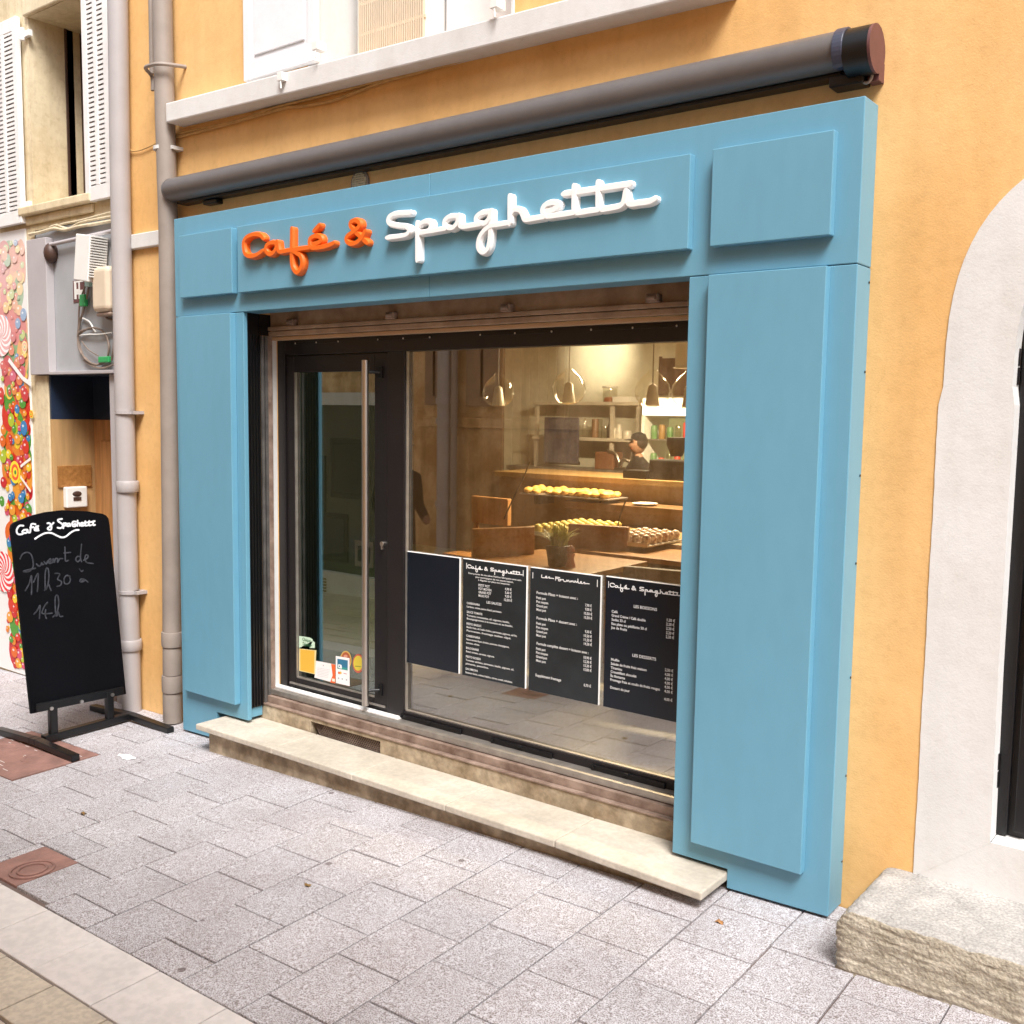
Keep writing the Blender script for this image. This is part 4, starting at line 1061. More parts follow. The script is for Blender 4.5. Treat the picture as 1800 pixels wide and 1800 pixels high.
for u, v in ((88, 1243), (141, 1231), (195, 1219)):
    p = PL(u, v, KB); mb = MB(); mb.tube([(p.x + .012, p.y, p.z - .005), (p.x + .022, p.y, p.z - .005)], .011, 12); mb.build('screw', M['steel'], cbt, smooth=True)
yA, yB = -.62, -.065
def gpt(x, y, h): return (x, y, gz(x, y) + h)
for (u, v) in ((94, 1290), (193, 1262)):
    yv, zv = PX(u, v, -.47)
    mb = MB(); g = gz(-.47, yv); mb.box(-.49, -.455, yv - .024, yv + .024, g + .03, zbb + .04); mb.build('post', M['black'], cbt, bevel=.006)
mb = MB(); mb.hexa([gpt(-.50, yA, .012), gpt(-.445, yA, .012), gpt(-.445, yB, .012), gpt(-.50, yB, .012)], [gpt(-.50, yA, .055), gpt(-.445, yA, .055), gpt(-.445, yB, .055), gpt(-.50, yB, .055)])
mb.build('base_beam', M['black'], cbt, bevel=.006)
for y, xa, xb in ((-.665, -.92, -.03), (-.065, -.90, -.03)):
    mb = MB()
    for a, b, ha, hb in ((xa, -.50, .0, .018), (-.50, -.44, .018, .018), (-.44, xb, .018, .0)):
        mb.hexa([gpt(a, y - .024, ha + .001), gpt(b, y - .024, hb + .001), gpt(b, y + .024, hb + .001), gpt(a, y + .024, ha + .001)], [gpt(a, y - .024, ha + .036), gpt(b, y - .024, hb + .036), gpt(b, y + .024, hb + .036), gpt(a, y + .024, ha + .036)])
    mb.build('foot', M['black'], cbt, bevel=.004)
def chalk(strokes, w, name, m):
    mb = MB()
    for i, s in enumerate(strokes):
        W3 = [PL(a * .12778, 880 + b * .12778, KB) + nrm * .0006 for a, b in s]
        fl = smooth([(p.y, p.z) for p in W3], 5)
        mb.stroke(fl, w, 0, 0.0008, frame=lambda a, dep, b, i=i: (-.5 - KB * (b - .35) + .0012 + .00004 * i - dep, a, b))
    mb.build(name, m, bo)
C1 = [[(320, 345), (270, 345), (235, 385), (228, 430), (250, 462), (300, 462), (320, 450)], [(375, 400), (330, 405), (305, 430), (320, 445), (365, 440), (378, 402), (385, 436), (410, 438)],
      [(485, 325), (440, 320), (425, 345), (415, 425)], [(415, 370), (460, 365)], [(480, 395), (520, 390), (515, 372), (480, 378), (475, 405), (500, 412), (530, 408)], [(495, 355), (525, 350)],
      [(650, 312), (680, 312), (705, 350), (700, 395), (670, 400), (655, 380), (690, 350), (735, 305)],
      [(850, 252), (800, 262), (800, 285), (850, 320), (860, 355), (830, 378), (790, 372)], [(875, 310), (868, 380)], [(875, 312), (905, 312), (900, 340), (872, 345)],
      [(955, 315), (925, 320), (915, 345), (945, 350), (960, 320), (965, 348)], [(1040, 290), (1005, 290), (990, 320), (1000, 350), (1035, 350), (1040, 325), (1015, 325)],
      [(1065, 275), (1062, 348)], [(1064, 318), (1090, 310), (1095, 345)], [(1110, 330), (1140, 325), (1135, 305), (1112, 312), (1115, 345), (1150, 343)], [(1172, 285), (1170, 340), (1200, 340)], [(1155, 305), (1215, 298)], [(1225, 280), (1222, 338), (1255, 335)], [(1208, 300), (1260, 293)], [(1280, 305), (1278, 335), (1305, 333)], [(1275, 285), (1300, 282)],
      [(480, 525), (540, 485), (620, 448), (700, 445), (780, 480), (840, 505), (900, 495), (970, 440), (1030, 408), (1080, 403)]]
C2 = [[(275, 800), (310, 735), (370, 712), (425, 740), (450, 820), (455, 900), (420, 960), (370, 980), (320, 970), (440, 940), (485, 930)],
      [(500, 870), (530, 900), (560, 890), (572, 850), (580, 880), (600, 875)], [(605, 840), (635, 870), (655, 830)], [(670, 850), (700, 830), (690, 800), (665, 830), (680, 865), (720, 850)], [(725, 850), (730, 800), (745, 850), (760, 800), (790, 800), (790, 850), (820, 800), (860, 800)],
      [(890, 640), (895, 740), (900, 830), (940, 820)], [(880, 720), (970, 712)],
      [(1120, 600), (1110, 700), (1105, 790), (1120, 840)], [(1105, 770), (1060, 770), (1040, 810), (1070, 840), (1110, 800)], [(1150, 820), (1200, 790), (1210, 755), (1180, 750), (1165, 800), (1190, 850), (1235, 860), (1280, 865)],
      [(345, 1240), (400, 1140), (430, 1030), (435, 1150), (430, 1290)], [(460, 1120), (520, 1000), (520, 1130), (512, 1250)],
      [(610, 1235), (650, 1180), (670, 1050), (660, 940), (630, 940), (618, 1050), (625, 1230), (660, 1150), (685, 1200), (700, 1235)],
      [(755, 1000), (820, 1010), (790, 1080), (840, 1110), (835, 1160), (785, 1180)], [(960, 1040), (910, 1030), (880, 1080), (890, 1140), (940, 1140), (965, 1090), (950, 1035)],
      [(1090, 940), (1120, 975), (1140, 960)], [(1095, 1110), (1110, 1080), (1155, 1080), (1150, 1110), (1105, 1120), (1160, 1090), (1205, 1120)],
      [(465, 1560), (510, 1510), (548, 1440), (545, 1540), (540, 1620)], [(650, 1400), (610, 1450), (575, 1545), (640, 1555), (715, 1548)], [(625, 1500), (620, 1570), (635, 1620)],
      [(725, 1600), (780, 1540), (805, 1420), (795, 1315), (765, 1310), (755, 1400), (770, 1590), (800, 1530), (820, 1590), (860, 1590)]]
chalk(C1, .0052, 'chalk_writing', M['chalk'])
chalk(C2, .0042, 'faded_chalk_writing', M['fadedchalk'])

# ================================================================== MENU BOARDS ON THE PANE
BYF = FY + .020     # front face of the boards
def mfn(a, dep, b): return (a, BYF - .0006 - dep, b)
def menu_board(label, tl, tr, br, bl, x1=None):
    x0, xr_, z0, z1 = rc(BYF, tl, tr, br, bl)
    if x1: xr_ = x1
    t = thing('menu_board', label, 'menu board', ((x0 + xr_) / 2, BYF, z0), 'menu boards fixed to the shop window')
    mb = MB(); mb.box(x0, xr_, BYF + .001, FY + .0295, z0, z1); mb.build('backing', M['lwhite'], t, bevel=.001)
    mb = MB(); mb.box(x0 + .001, xr_ - .0035, BYF, BYF + .0009, z0 + .001, z1 - .0035); mb.build('face', M['boardreflect'] if 'greyish' in label or 'three' in label else M['bluedark'], t)
    return t, (x0, xr_, z0, z1)
def lines(t, crop, items, name='menu_print', bold=.012):
    ox, oy, sc = crop; mb = MB()
    for body, a, b, a2, cap in items:
        x, z = P(ox + a * sc, oy + b * sc, BYF); x2, _ = P(ox + a2 * sc, oy + b * sc, BYF)
        d = (Vector((x, BYF, z)) - CAM).length; size = cap * sc * d / F / .70
        cu = bpy.data.curves.new('text_tmp', 'FONT'); cu.body = body; cu.size = size
        ob_ = bpy.data.objects.new('text_tmp', cu); COL.objects.link(ob_); bpy.context.view_layer.update(); wdt = max(ob_.dimensions.x, 1e-4)
        bpy.data.objects.remove(ob_); bpy.data.curves.remove(cu)
        text_mesh(mb, body, size, x, z, mfn, bold=bold * size, sx=(x2 - x) / wdt)
    return mb.build(name, M['print_'], t)
def heading(t, strokes, x0, x1, z0, w=.0022):
    """script heading laid between x0 and x1 with baseline box starting at z0"""
    sx = (x1 - x0) / (ux1 - ux0); mb = MB(); zref = min(p[1] for s in strokes for p in s)
    for i, s in enumerate(strokes): mb.stroke([(x0 + (p[0] - ux0) * sx, z0 + (p[1] - zref) * sx) for p in s], w, BYF - .0004 - .00002 * i, .0006)
    mb.build('script_heading', M['print_'], t, smooth=False)
menu_board('plain dark menu board without writing at the door end of the row', (709, 968), (809, 980.4), (806, 1183.6), (708, 1163.8))
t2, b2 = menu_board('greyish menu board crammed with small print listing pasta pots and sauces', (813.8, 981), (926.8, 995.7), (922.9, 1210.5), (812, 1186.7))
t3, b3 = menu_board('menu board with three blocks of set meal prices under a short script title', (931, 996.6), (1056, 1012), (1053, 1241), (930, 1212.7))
t4, b4 = menu_board('darkest menu board listing drinks and desserts, partly behind the blue pilaster', (1065, 1012.5), (1194, 1029), (1186.6, 1270), (1060, 1241.7), x1=P(1210, 1030, BYF)[0])
K2 = (805, 975, .13333); K3 = (925, 990, .13889); K4 = (1055, 1010, .14444)
hx0_, hz0_ = P(805 + 128 * .1333, 975 + 235 * .1333, BYF); hx1_, _ = P(805 + 850 * .1333, 975 + 280 * .1333, BYF)
heading(t2, U, hx0_, hx1_, P(805 + 240 * .1333, 975 + 228 * .1333, BYF)[1])
hx0_, _ = P(1055 + 120 * .1444, 1010 + 180 * .1444, BYF); hx1_, _ = P(1055 + 985 * .1444, 1010 + 280 * .1444, BYF)
heading(t4, U, hx0_, hx1_, P(1055 + 260 * .1444, 1010 + 208 * .1444, BYF)[1])
# short script heading: simple joined strokes in the crop of the third board
LF = [[(198, 148), (196, 178), (225, 184), (245, 182), (262, 172), (252, 164), (242, 174), (252, 186), (275, 186), (292, 172), (300, 186), (290, 192), (318, 190), (350, 195)],
      [(375, 172), (372, 215)], [(372, 175), (425, 182)], [(374, 192), (415, 198)],
      [(420, 202), (408, 216), (422, 226), (440, 214), (425, 202), (455, 210), (470, 205), (478, 228), (505, 232), (515, 212), (522, 232), (535, 214), (548, 236), (560, 238), (568, 220), (575, 236), (590, 222), (600, 240), (615, 242), (618, 222), (640, 246), (648, 228), (660, 248)],
      [(655, 200), (660, 248), (685, 252), (702, 238), (692, 232), (684, 246), (700, 256), (720, 256), (735, 240), (745, 256), (735, 262), (765, 258), (798, 262)]]
mb = MB()
for i, s in enumerate(LF): mb.stroke(smooth(cvt(s, *K3, y=BYF), 3), .0018, BYF - .0004 - .00002 * i, .0006)
mb.build('script_heading', M['print_'], t3)
for tt, K, segs in ((t2, K2, [((115, 108), (115, 185)), ((862, 205), (862, 285))]), (t3, K3, [((85, 115), (84, 190)), ((902, 210), (900, 300))]), (t4, K4, [((104, 82), (103, 160))])):
    mb = MB()
    for a, b in segs:
        x, za = P(K[0] + a[0] * K[2], K[1] + a[1] * K[2], BYF); _, zb = P(K[0] + b[0] * K[2], K[1] + b[1] * K[2], BYF)
        mb.box(x - .0015, x + .0015, BYF - .001, BYF - .0001, zb, za)
    mb.build('rule', M['print_'], tt)
lines(t2, K2, [
    ('Vous pouvez de nos pâtes fraîches fabriquées avec soin', 135, 250, 838, 22), ('pour accompagner de nos sauces maison,', 233, 302, 732, 22), ('à déguster sur place ou à emporter.', 270, 342, 690, 22),
    ('PETIT POT', 272, 415, 418, 32), ('POT MOYEN', 272, 460, 440, 32), ('GRAND POT', 272, 506, 438, 32), ('MAXI POT', 272, 552, 410, 32),
    ('4,90 €', 622, 465, 708, 32), ('5,60 €', 622, 512, 708, 32), ('9,50 €', 622, 560, 708, 32), ('12,50 €', 605, 606, 708, 32), ('LES SAUCES', 378, 640, 572, 32),
    ('CARBONARA', 118, 648, 288, 28), ('Lardons, crème, jaune d’œuf, parmesan.', 118, 692, 578, 24), ('SAUCE TOMATE', 118, 764, 322, 28), ('Tomates concassées, ail, oignons, basilic,', 118, 808, 682, 24), ('Bourguignonne à la tomate et au basilic.', 118, 850, 725, 24),
    ('PESTO BASILIC', 115, 920, 308, 28), ('Basilic frais, ail, huile d’olive, parmesan, pignons, sel fin,', 115, 962, 780, 24), ('Parmesan, fromage italien râpé.', 115, 1008, 700, 24),
    ('CARBONARA', 112, 1078, 292, 28), ('Sauce tomate façon chorizo, poivrons, champignons,', 112, 1122, 678, 24), ('tomate, olives.', 110, 1168, 288, 24), ('BOLOGNAISE', 108, 1238, 274, 28), ('Bœuf, tomate, carottes, oignons.', 108, 1282, 482, 24),
    ('PESTO ROSSO', 106, 1352, 300, 28), ('Tomates séchées, parmesan, basilic, pignons, ail,', 104, 1396, 740, 24), ('piments, pecorino.', 104, 1442, 405, 24), ('SAUMON', 102, 1512, 258, 28), ('Saumon fumé, crème fraîche, citron, aneth, échalote.', 100, 1558, 722, 24)])
pp = [('Petit pot', 250), ('Pot moyen', 280), ('Grand pot', 270), ('Maxi pot', 252)]
L3 = []
for (hd, hb, he), b0, pr, pb in ((('Formule Pâtes + boisson avec :', 385, 652), 448, ('7,90 €', '9,00 €', '10,50 €', '13,50 €'), 545), (('Formule Pâtes + dessert avec :', 706, 640), 772, ('9,30 €', '10,50 €', '11,50 €', '14,50 €'), 878), (('Formule complète dessert + boisson avec :', 1028, 790), 1092, ('10,90 €', '12,30 €', '13,30 €', '15,80 €'), 1204)):
    L3.append((hd, 132, hb, he, 34))
    for k, (w_, e_) in enumerate(pp): L3.append((w_, 132 - b0 * .006, b0 + k * 50, e_ - b0 * .006, 32))
    for k, w_ in enumerate(pr): L3.append((w_, (752 if len(w_) == 6 else 732) - pb * .008, pb + k * 51, 836 - pb * .012, 34))
L3 += [('Supplément fromage', 118, 1428, 442, 34), ('0,70 €', 730, 1556, 820, 34)]
lines(t3, K3, L3)
lines(t4, K4, [('LES BOISSONS', 408, 402, 690, 36), ('Café', 140, 460, 212, 32), ('Grand Crème / Café double', 140, 508, 553, 32), ('Sodas 33 cl', 140, 558, 308, 32), ('Eau plate ou pétillante 50 cl', 138, 608, 565, 32), ('Jus de fruits', 138, 656, 330, 32),
    ('1,20 €', 806, 565, 905, 34), ('2,20 €', 804, 616, 904, 34), ('2,20 €', 803, 668, 903, 34), ('2,20 €', 802, 720, 902, 34), ('2,20 €', 800, 770, 900, 34),
    ('LES DESSERTS', 392, 996, 678, 36), ('Muffin', 132, 1044, 230, 32), ('Salade de fruits frais maison', 130, 1094, 566, 32), ('Tiramisu', 130, 1144, 266, 32), ('Croustillant chocolat', 128, 1192, 442, 32), ('Île flottante', 126, 1242, 304, 32), ('Fromage frais et coulis de fruits rouges', 124, 1290, 728, 32), ('Dessert du jour', 122, 1384, 358, 32),
    ('2,50 €', 788, 1172, 890, 34), ('4,00 €', 787, 1226, 889, 34), ('4,00 €', 786, 1278, 887, 34), ('4,00 €', 785, 1330, 886, 34), ('4,00 €', 784, 1380, 885, 34), ('4,00 €', 783, 1432, 884, 34), ('4,00 €', 780, 1528, 880, 34)])

# ================================================================== STICKERS ON THE DOOR PANE
KS = (515, 1100, .08889); SYF = FY + .0285
def spx(a, b, y=SYF): return P(KS[0] + a * KS[2], KS[1] + b * KS[2], y)
def sfn(a, dep, b): return (a, SYF - .0009 - dep, b)
def spoly(mb, pts, lift, col):
    y = SYF - lift; q = [P(KS[0] + a * KS[2], KS[1] + b * KS[2], SYF) for a, b in pts]
    mb.add([(p[0], y, p[1]) for p in q], [tuple(range(len(q)))], 0, col)
def sticker(label, draw):
    mb = MB(); draw(mb); p = Vector(mb.v[0]); o = mb.build('door_sticker', M['sticker'], None, loc=p); tag(o, label, 'sticker'); return o
def s1(mb):
    spoly(mb, [(122, 895), (122, 200), (330, 232), (385, 265), (392, 300), (432, 325), (432, 440), (122, 440)], 0, (.62, .80, .62))
    spoly(mb, [(125, 890), (125, 450), (462, 485), (440, 960)], .0003, (.85, .70, .35)); spoly(mb, [(145, 880), (145, 465), (430, 492), (415, 940)], .0006, (.80, .46, .06))
    for body, a, b, c in (('Chèque', 190, 290, 370), ('Déjeuner', 195, 378, 420)):
        x, z = spx(a, b); x2, _ = spx(c, b); text_mesh(mb, body, .026, x, z, sfn, bold=.0003, sx=(x2 - x) / (.026 * .58 * len(body)), col=(.05, .16, .07))
sticker('green and amber meal voucher sticker low in the corner of the door pane', s1)
def s2(mb):
    spoly(mb, [(455, 690), (835, 765), (835, 1135), (425, 1025)], 0, (.86, .84, .84)); spoly(mb, [(755, 752), (840, 770), (840, 1140), (735, 1120), (785, 980)], .0003, (.80, .13, .03))
    spoly(mb, [(775, 1040), (830, 1050), (830, 1105), (775, 1095)], .0006, (.92, .80, .65))
    for k in range(6): spoly(mb, [(480, 830 + k * 30), (730 - k * 8, 870 + k * 30), (730 - k * 8, 876 + k * 30), (480, 836 + k * 30)], .0004, (.55, .55, .58))
    spoly(mb, [(590, 770), (612, 774), (606, 800), (596, 800)], .0004, (.4, .4, .45))
sticker('white notice sticker with a red side strip between two others on the door', s2)
def s3(mb):
    spoly(mb, [(845, 595), (1118, 640), (1122, 1195), (848, 1130)], 0, (.88, .87, .88)); spoly(mb, [(878, 650), (1085, 685), (1082, 885), (878, 845)], .0003, (.03, .17, .30)); spoly(mb, [(878, 800), (1083, 838), (1082, 885), (878, 845)], .0005, (.04, .30, .27))
    x, z = spx(893, 825); text_mesh(mb, 'CB', .027, x, z, sfn, bold=.0020, sx=.92, col=(.9, .92, .95))
    for a, c in ((905, (.70, .10, .03)), (940, (.92, .50, .05))):
        x, z = spx(a + 5, 930); r = .0075; mb.add([(x + r * math.cos(q * math.pi / 8), SYF - .0006 - (.0002 if a > 920 else 0), z + r * math.sin(q * math.pi / 8)) for q in range(16)], [tuple(range(16))], 0, c)
    spoly(mb, [(1000, 935), (1065, 948), (1065, 960), (1000, 947)], .0004, (.5, .15, .2))
    for a in (890, 960, 1045): spoly(mb, [(a, 1020 + (a - 890) * .2), (a + 28, 1026 + (a - 890) * .2), (a + 24, 1056 + (a - 890) * .2), (a + 4, 1050 + (a - 890) * .2)], .0004, (.35, .38, .42))
sticker('white bank card sticker with blue emblem low on the door pane', s3)
def disc_pts(cx, cy, rx, ry): return [(cx + rx * math.cos(q * math.pi / 10), cy + ry * math.sin(q * math.pi / 10)) for q in range(20)]
def s4(mb): spoly(mb, disc_pts(1040, 680, 115, 185), -.001, (.62, .42, .12)); spoly(mb, disc_pts(1040, 680, 95, 160), -.0007, (.42, .10, .04)); spoly(mb, disc_pts(1040, 600, 40, 30), -.0004, (.65, .30, .2))
sticker('round dark red sticker with a gold rim partly behind the bank card sticker', s4)
def s5(mb): spoly(mb, disc_pts(1290, 745, 110, 190), 0, (.55, .12, .08)); spoly(mb, disc_pts(1288, 740, 92, 150), .0003, (.72, .58, .06)); spoly(mb, [(1225, 790), (1350, 800), (1350, 815), (1225, 805)], .0006, (.25, .30, .05))
sticker('round yellow sticker half hidden by the steel pull handle', s5)
# ================================================================== INSIDE THE CAFE
TZ = 0.93
M['brownwood'] = mat('brown_counter_wood', (.16, .085, .035), .5, .2, 4, stretch=(.6, 6, 6))
def table(x0, x1, y0, y1, label):
    t = thing('cafe_table', label, 'table', ((x0 + x1) / 2, (y0 + y1) / 2, FL), 'oak cafe tables')
    mb = MB(); mb.box(x0, x1, y0, y1, TZ - .035, TZ); mb.build('tabletop', M['oak'], t, bevel=.004)
    for a in (x0 + .03, x1 - .09):
        for b in (y0 + .03, y1 - .09):
            mb = MB(); mb.box(a, a + .06, b, b + .06, FL, TZ - .036); mb.build('leg', M['oak'], t)
    return t
table(.98, 1.86, 1.42, 2.28, 'oak table carrying the grass pot and the pepper mill')
table(1.12, 2.35, 2.42, 3.28, 'oak table standing farther inside behind the pepper mill')
def chair(x, y, rz, bt, label, m):
    t = thing('wooden_chair', label, 'chair', (x, y, FL), 'wooden cafe chairs')
    mb = MB(); mb.box(x - .21, x + .21, y - .21, y + .21, FL + .43, FL + .46); mb.build('seat', m, t, bevel=.006)
    mb = MB(); mb.box(x - .225, x + .225, y - .208, y - .158, bt - .24, bt); mb.build('backrest', m, t, bevel=.008)
    for a in (-.20, .165):
        for b in (-.20, .165):
            mb = MB(); mb.box(x + a, x + a + .035, y + b + (.001 if b < 0 else 0), y + b + .035, FL, FL + .428 if b > 0 else bt - .02); mb.build('leg', m, t)
    t.rotation_euler[2] = rz
    return t
xa, ya = PZ(888, 940, 1.10)
chair(xa, ya + .1, math.radians(-118), 1.12, 'light oak chair with broad backrest beside the near table', M['oak'])
xa, ya = PZ(1034, 932, 1.08); chair(xa + .02, ya, math.radians(-165), 1.10, 'brown wooden chair behind the grass pot', mat('brown_wood', (.26, .12, .045), .45, .2, 5, stretch=(1, 6, 6)))
xa, ya = P(838, 873, 3.3)[0], 3.3; chair(xa, ya, math.radians(175), P(856, 873, 3.5)[1], 'dark brown chair standing alone toward the dim side of the room', M['wood'])
xa, ya = PZ(1160, 1000, .95); chair(xa + .1, ya - .05, math.radians(10), .99, 'dark chair tucked in close to the pane behind the drinks menu', M['darkwood'])
# plant pot and pepper mill on the near table
px, py = PZ(981, 995, TZ)
pt = thing('grass_plant', 'spiky green grass in a dark square pot on the near table', 'potted plant', (px, py, TZ))
mb = MB(); mb.hexa([(px - .045, py - .045, TZ + .001), (px + .045, py - .045, TZ + .001), (px + .045, py + .045, TZ + .001), (px - .045, py + .045, TZ + .001)], [(px - .06, py - .06, TZ + .13), (px + .06, py - .06, TZ + .13), (px + .06, py + .06, TZ + .13), (px - .06, py + .06, TZ + .13)])
mb.build('pot', M['pot'], pt, bevel=.004)
mb = MB(); rr = random.Random(5)
for i in range(150):
    a = rr.uniform(0, 6.283); lean = rr.uniform(.02, .17); h = rr.uniform(.12, .20); b0 = (px + rr.uniform(-.04, .04), py + rr.uniform(-.04, .04), TZ + .12)
    ca, sa_ = math.cos(a), math.sin(a); w = .0062; prev = None
    for k in range(5):
        q = k / 4; c = (b0[0] + ca * lean * q ** 1.6, b0[1] + sa_ * lean * q ** 1.6, b0[2] + h * (q - .35 * q * q * lean / .12)); ww = w * (1 - q * .9)
        e0 = (c[0] - sa_ * ww, c[1] + ca * ww, c[2]); e1 = (c[0] + sa_ * ww, c[1] - ca * ww, c[2])
        if prev: mb.add([prev[0], prev[1], e1, e0], [(0, 1, 2, 3)])
        prev = (e0, e1)
mb.build('leaves', M['leaf'], pt)
px, py = PZ(1003, 997, TZ)
pm = thing('pepper_mill', 'turned reddish wooden pepper mill beside the grass pot', 'pepper mill', (px, py, TZ))
mb = MB(); mb.lathe([(0, 0), (.030, 0), (.031, .012), (.024, .035), (.019, .055), (.026, .075), (.027, .085), (.020, .092)], (px, py, TZ + .001), 22); mb.build('body', M['mill'], pm, smooth=True)
mb = MB(); mb.lathe([(.014, .092), (.025, .098), (.026, .112), (.020, .125), (.008, .131), (.006, .138), (0, .140)], (px, py, TZ + .001), 22); mb.build('knob', M['mill'], pm, smooth=True)
# trays of little pots on the far table / display
def tray(c0, name, label, potlabel, grp, m, nx_, ny_, dx=.085, z=1.0):
    x, y = c0
    t = thing(name, label, 'tray', (x, y, z)); mb = MB(); mb.box(x, x + dx * nx_, y, y + dx * ny_, z - .012, z); mb.build('base', M['steel'], t, bevel=.004)
    mb = MB(); mb.box(x - .008, x, y - .008, y + dx * ny_, z - .012, z + .018); mb.box(x, x + dx * nx_, y - .008, y, z - .012, z + .018); mb.build('rim', M['steel'], t)
    first = None
    for i in range(nx_):
        for j in range(ny_):
            q = (x + dx * (i + .5), y + dx * (j + .5), z + .0005)
            if first is None:
                mb = MB(); mb.lathe([(0, 0), (.026, 0), (.034, .045), (.036, .05), (.030, .05), (.026, .062), (.014, .070), (0, .072)], (q[0], q[1], q[2]), 12); first = tag(mb.build('dessert_pot', m, None, smooth=True, loc=q), potlabel, 'dessert pot', grp)
            else:
                c = first.copy(); COL.objects.link(c); c.location = q
x0, y0 = PZ(930, 935, 1.0)
tray((x0 - .05, y0 + .08), 'display_tray', 'long tray of pale yellow pots behind the grass plant', 'small pot with pale yellow topping on the long tray', 'yellow topped pots on the long tray', mat('pale_yellow_cream', (.62, .50, .14), .4, .2, 30), 5, 8, z=.98)
x1_, y1_ = PZ(1085, 950, 1.0)
tray((x1_ - .1, y1_ + .02), 'display_tray', 'tray of red and white pots beside the round plate', 'small pot with red and white topping on the shorter tray', 'red topped pots on the shorter tray', mat('red_cream', (.45, .10, .05), .35, .5, 40, col2=(.85, .75, .6)), 4, 6, z=.98)
mb = MB(); mb.box(.20, 2.1, 2.95, 3.86, .90, .962); 
sdt = thing('display_table', 'low serving table carrying both trays of little pots', 'table', (1.1, 3.4, FL))
mb.build('tabletop', M['oak2'], sdt, bevel=.004)
for a in (.25, 2.0):
    for b in (3.0, 3.78):
        mb = MB(); mb.box(a, a + .05, b, b + .05, FL, .899); mb.build('leg', M['oak2'], sdt)
# counter
CY = 4.0
x0, zt = P(872, 828, CY); x1, _ = P(1240, 860, CY)
ct = thing('counter', 'plywood serving counter with a stepped front and dark slab on top', 'counter', ((x0 + x1) / 2, CY + .3, FL))
mb = MB(); mb.box(x0, x1, CY + .05, CY + .65, FL, zt - .05); mb.build('front_panel', M['oak2'], ct, bevel=.004)
mb = MB(); mb.box(x0 - .02, x1, CY, CY + .7, zt - .049, zt); mb.build('countertop', M['oak2'], ct, bevel=.004)
xs0, zs0 = P(990, 880, CY - .3); zs1 = P(990, 892, CY - .3)[1]; zs2 = P(1000, 915, CY - .3)[1]
mb = MB(); mb.box(xs0, x1, CY - .3, CY - .002, zs1, zs0); mb.box(xs0 + .03, x1, CY - .26, CY - .002, FL, zs1 - .001); mb.build('lower_shelf', M['brownwood'], ct, bevel=.004)
xb, zb1 = P(1100, 925, CY - .31); zb2 = P(1100, 955, CY - .31)[1]
mb = MB(); mb.box(xb, x1, CY - .33, CY - .261, FL, zb1); mb.build('recess_shade_slab', M['black'], ct)  # solid black slab, the darkness of a recess put into its colour
pan = thing('pastry_tray', 'flat metal tray of golden pastries on the counter edge', 'tray', (P(1015, 868, CY - .15)[0], CY - .15, P(1015, 868, CY - .15)[1]))
xa, za = P(935, 866, CY - .15); xb_, zb_ = P(1090, 874, CY - .15); zt_ = (za + zb_) / 2
mb = MB(); mb.box(xa, xb_, CY - .34, CY - .02, zt_ - .012, zt_); mb.build('base', M['alu'], pan, bevel=.004)
mb = MB(); mb.box(xa + .1, xa + .14, CY - .25, CY - .001, zt_ - .10, zt_ - .013); mb.box(xb_ - .14, xb_ - .10, CY - .25, CY - .001, zt_ - .10, zt_ - .013); mb.build('bracket', M['black'], pan)
first = None; rr = random.Random(11)
for i in range(11):
    for j in range(3):
        q = (xa + .07 + (xb_ - xa - .14) * i / 10 + rr.uniform(-.008, .008), CY - .29 + j * .1, zt_ + .001)
        if rr.random() < .12: continue
        if first is None:
            mb = MB(); mb.lathe([(0, 0), (.028, .0), (.046, .018), (.046, .034), (.030, .050), (.010, .056), (0, .056)], q, 14); first = tag(mb.build('pastry', M['pastry'], None, smooth=True, loc=q), 'golden round pastry lying on the metal counter tray', 'pastry', 'golden pastries on the counter tray')
        else:
            c = first.copy(); COL.objects.link(c); c.location = q; c.rotation_euler = (rr.uniform(-.18, .18), rr.uniform(-.18, .18), rr.uniform(0, 6)); c.scale = (rr.uniform(.85, 1.12), rr.uniform(.85, 1.12), rr.uniform(.85, 1.2))
x, z = P(1122, 917, CY - .28)
pl_ = MB(); pl_.lathe([(0, 0), (.06, 0), (.105, .016), (.108, .019), (.06, .006), (0, .006)], (x, CY - .15 - .03, zs0 + .001), 26)
tag(pl_.build('plate', M['ceramic'], None, smooth=True, loc=(x, CY - .18, zs0)), 'round shallow plate on the lower counter shelf', 'plate')
# dark slate board standing on the counter
xa, za = P(957, 733, 5.55); xb_, zb_ = P(1015, 815, 5.55)
sl = thing('slate_board', 'dark slate blue board standing upright among the kitchen shelves', 'board', ((xa + xb_) / 2, 5.55, zb_))
mb = MB(); mb.box(xa, xb_, 5.55, 5.575, zb_, za); mb.build('face', mat('slate_blue', (.055, .06, .10), .5, .25, 6, stretch=(12, 1, 1)), sl, bevel=.003)
mb = MB(); mb.box(xa, xb_, 5.576, 5.60, zt - .0, zb_ + .02) if zb_ > zt else mb.box(xa, xb_, 5.576, 5.6, zb_, zb_ + .02); mb.build('foot', M['black'], sl)
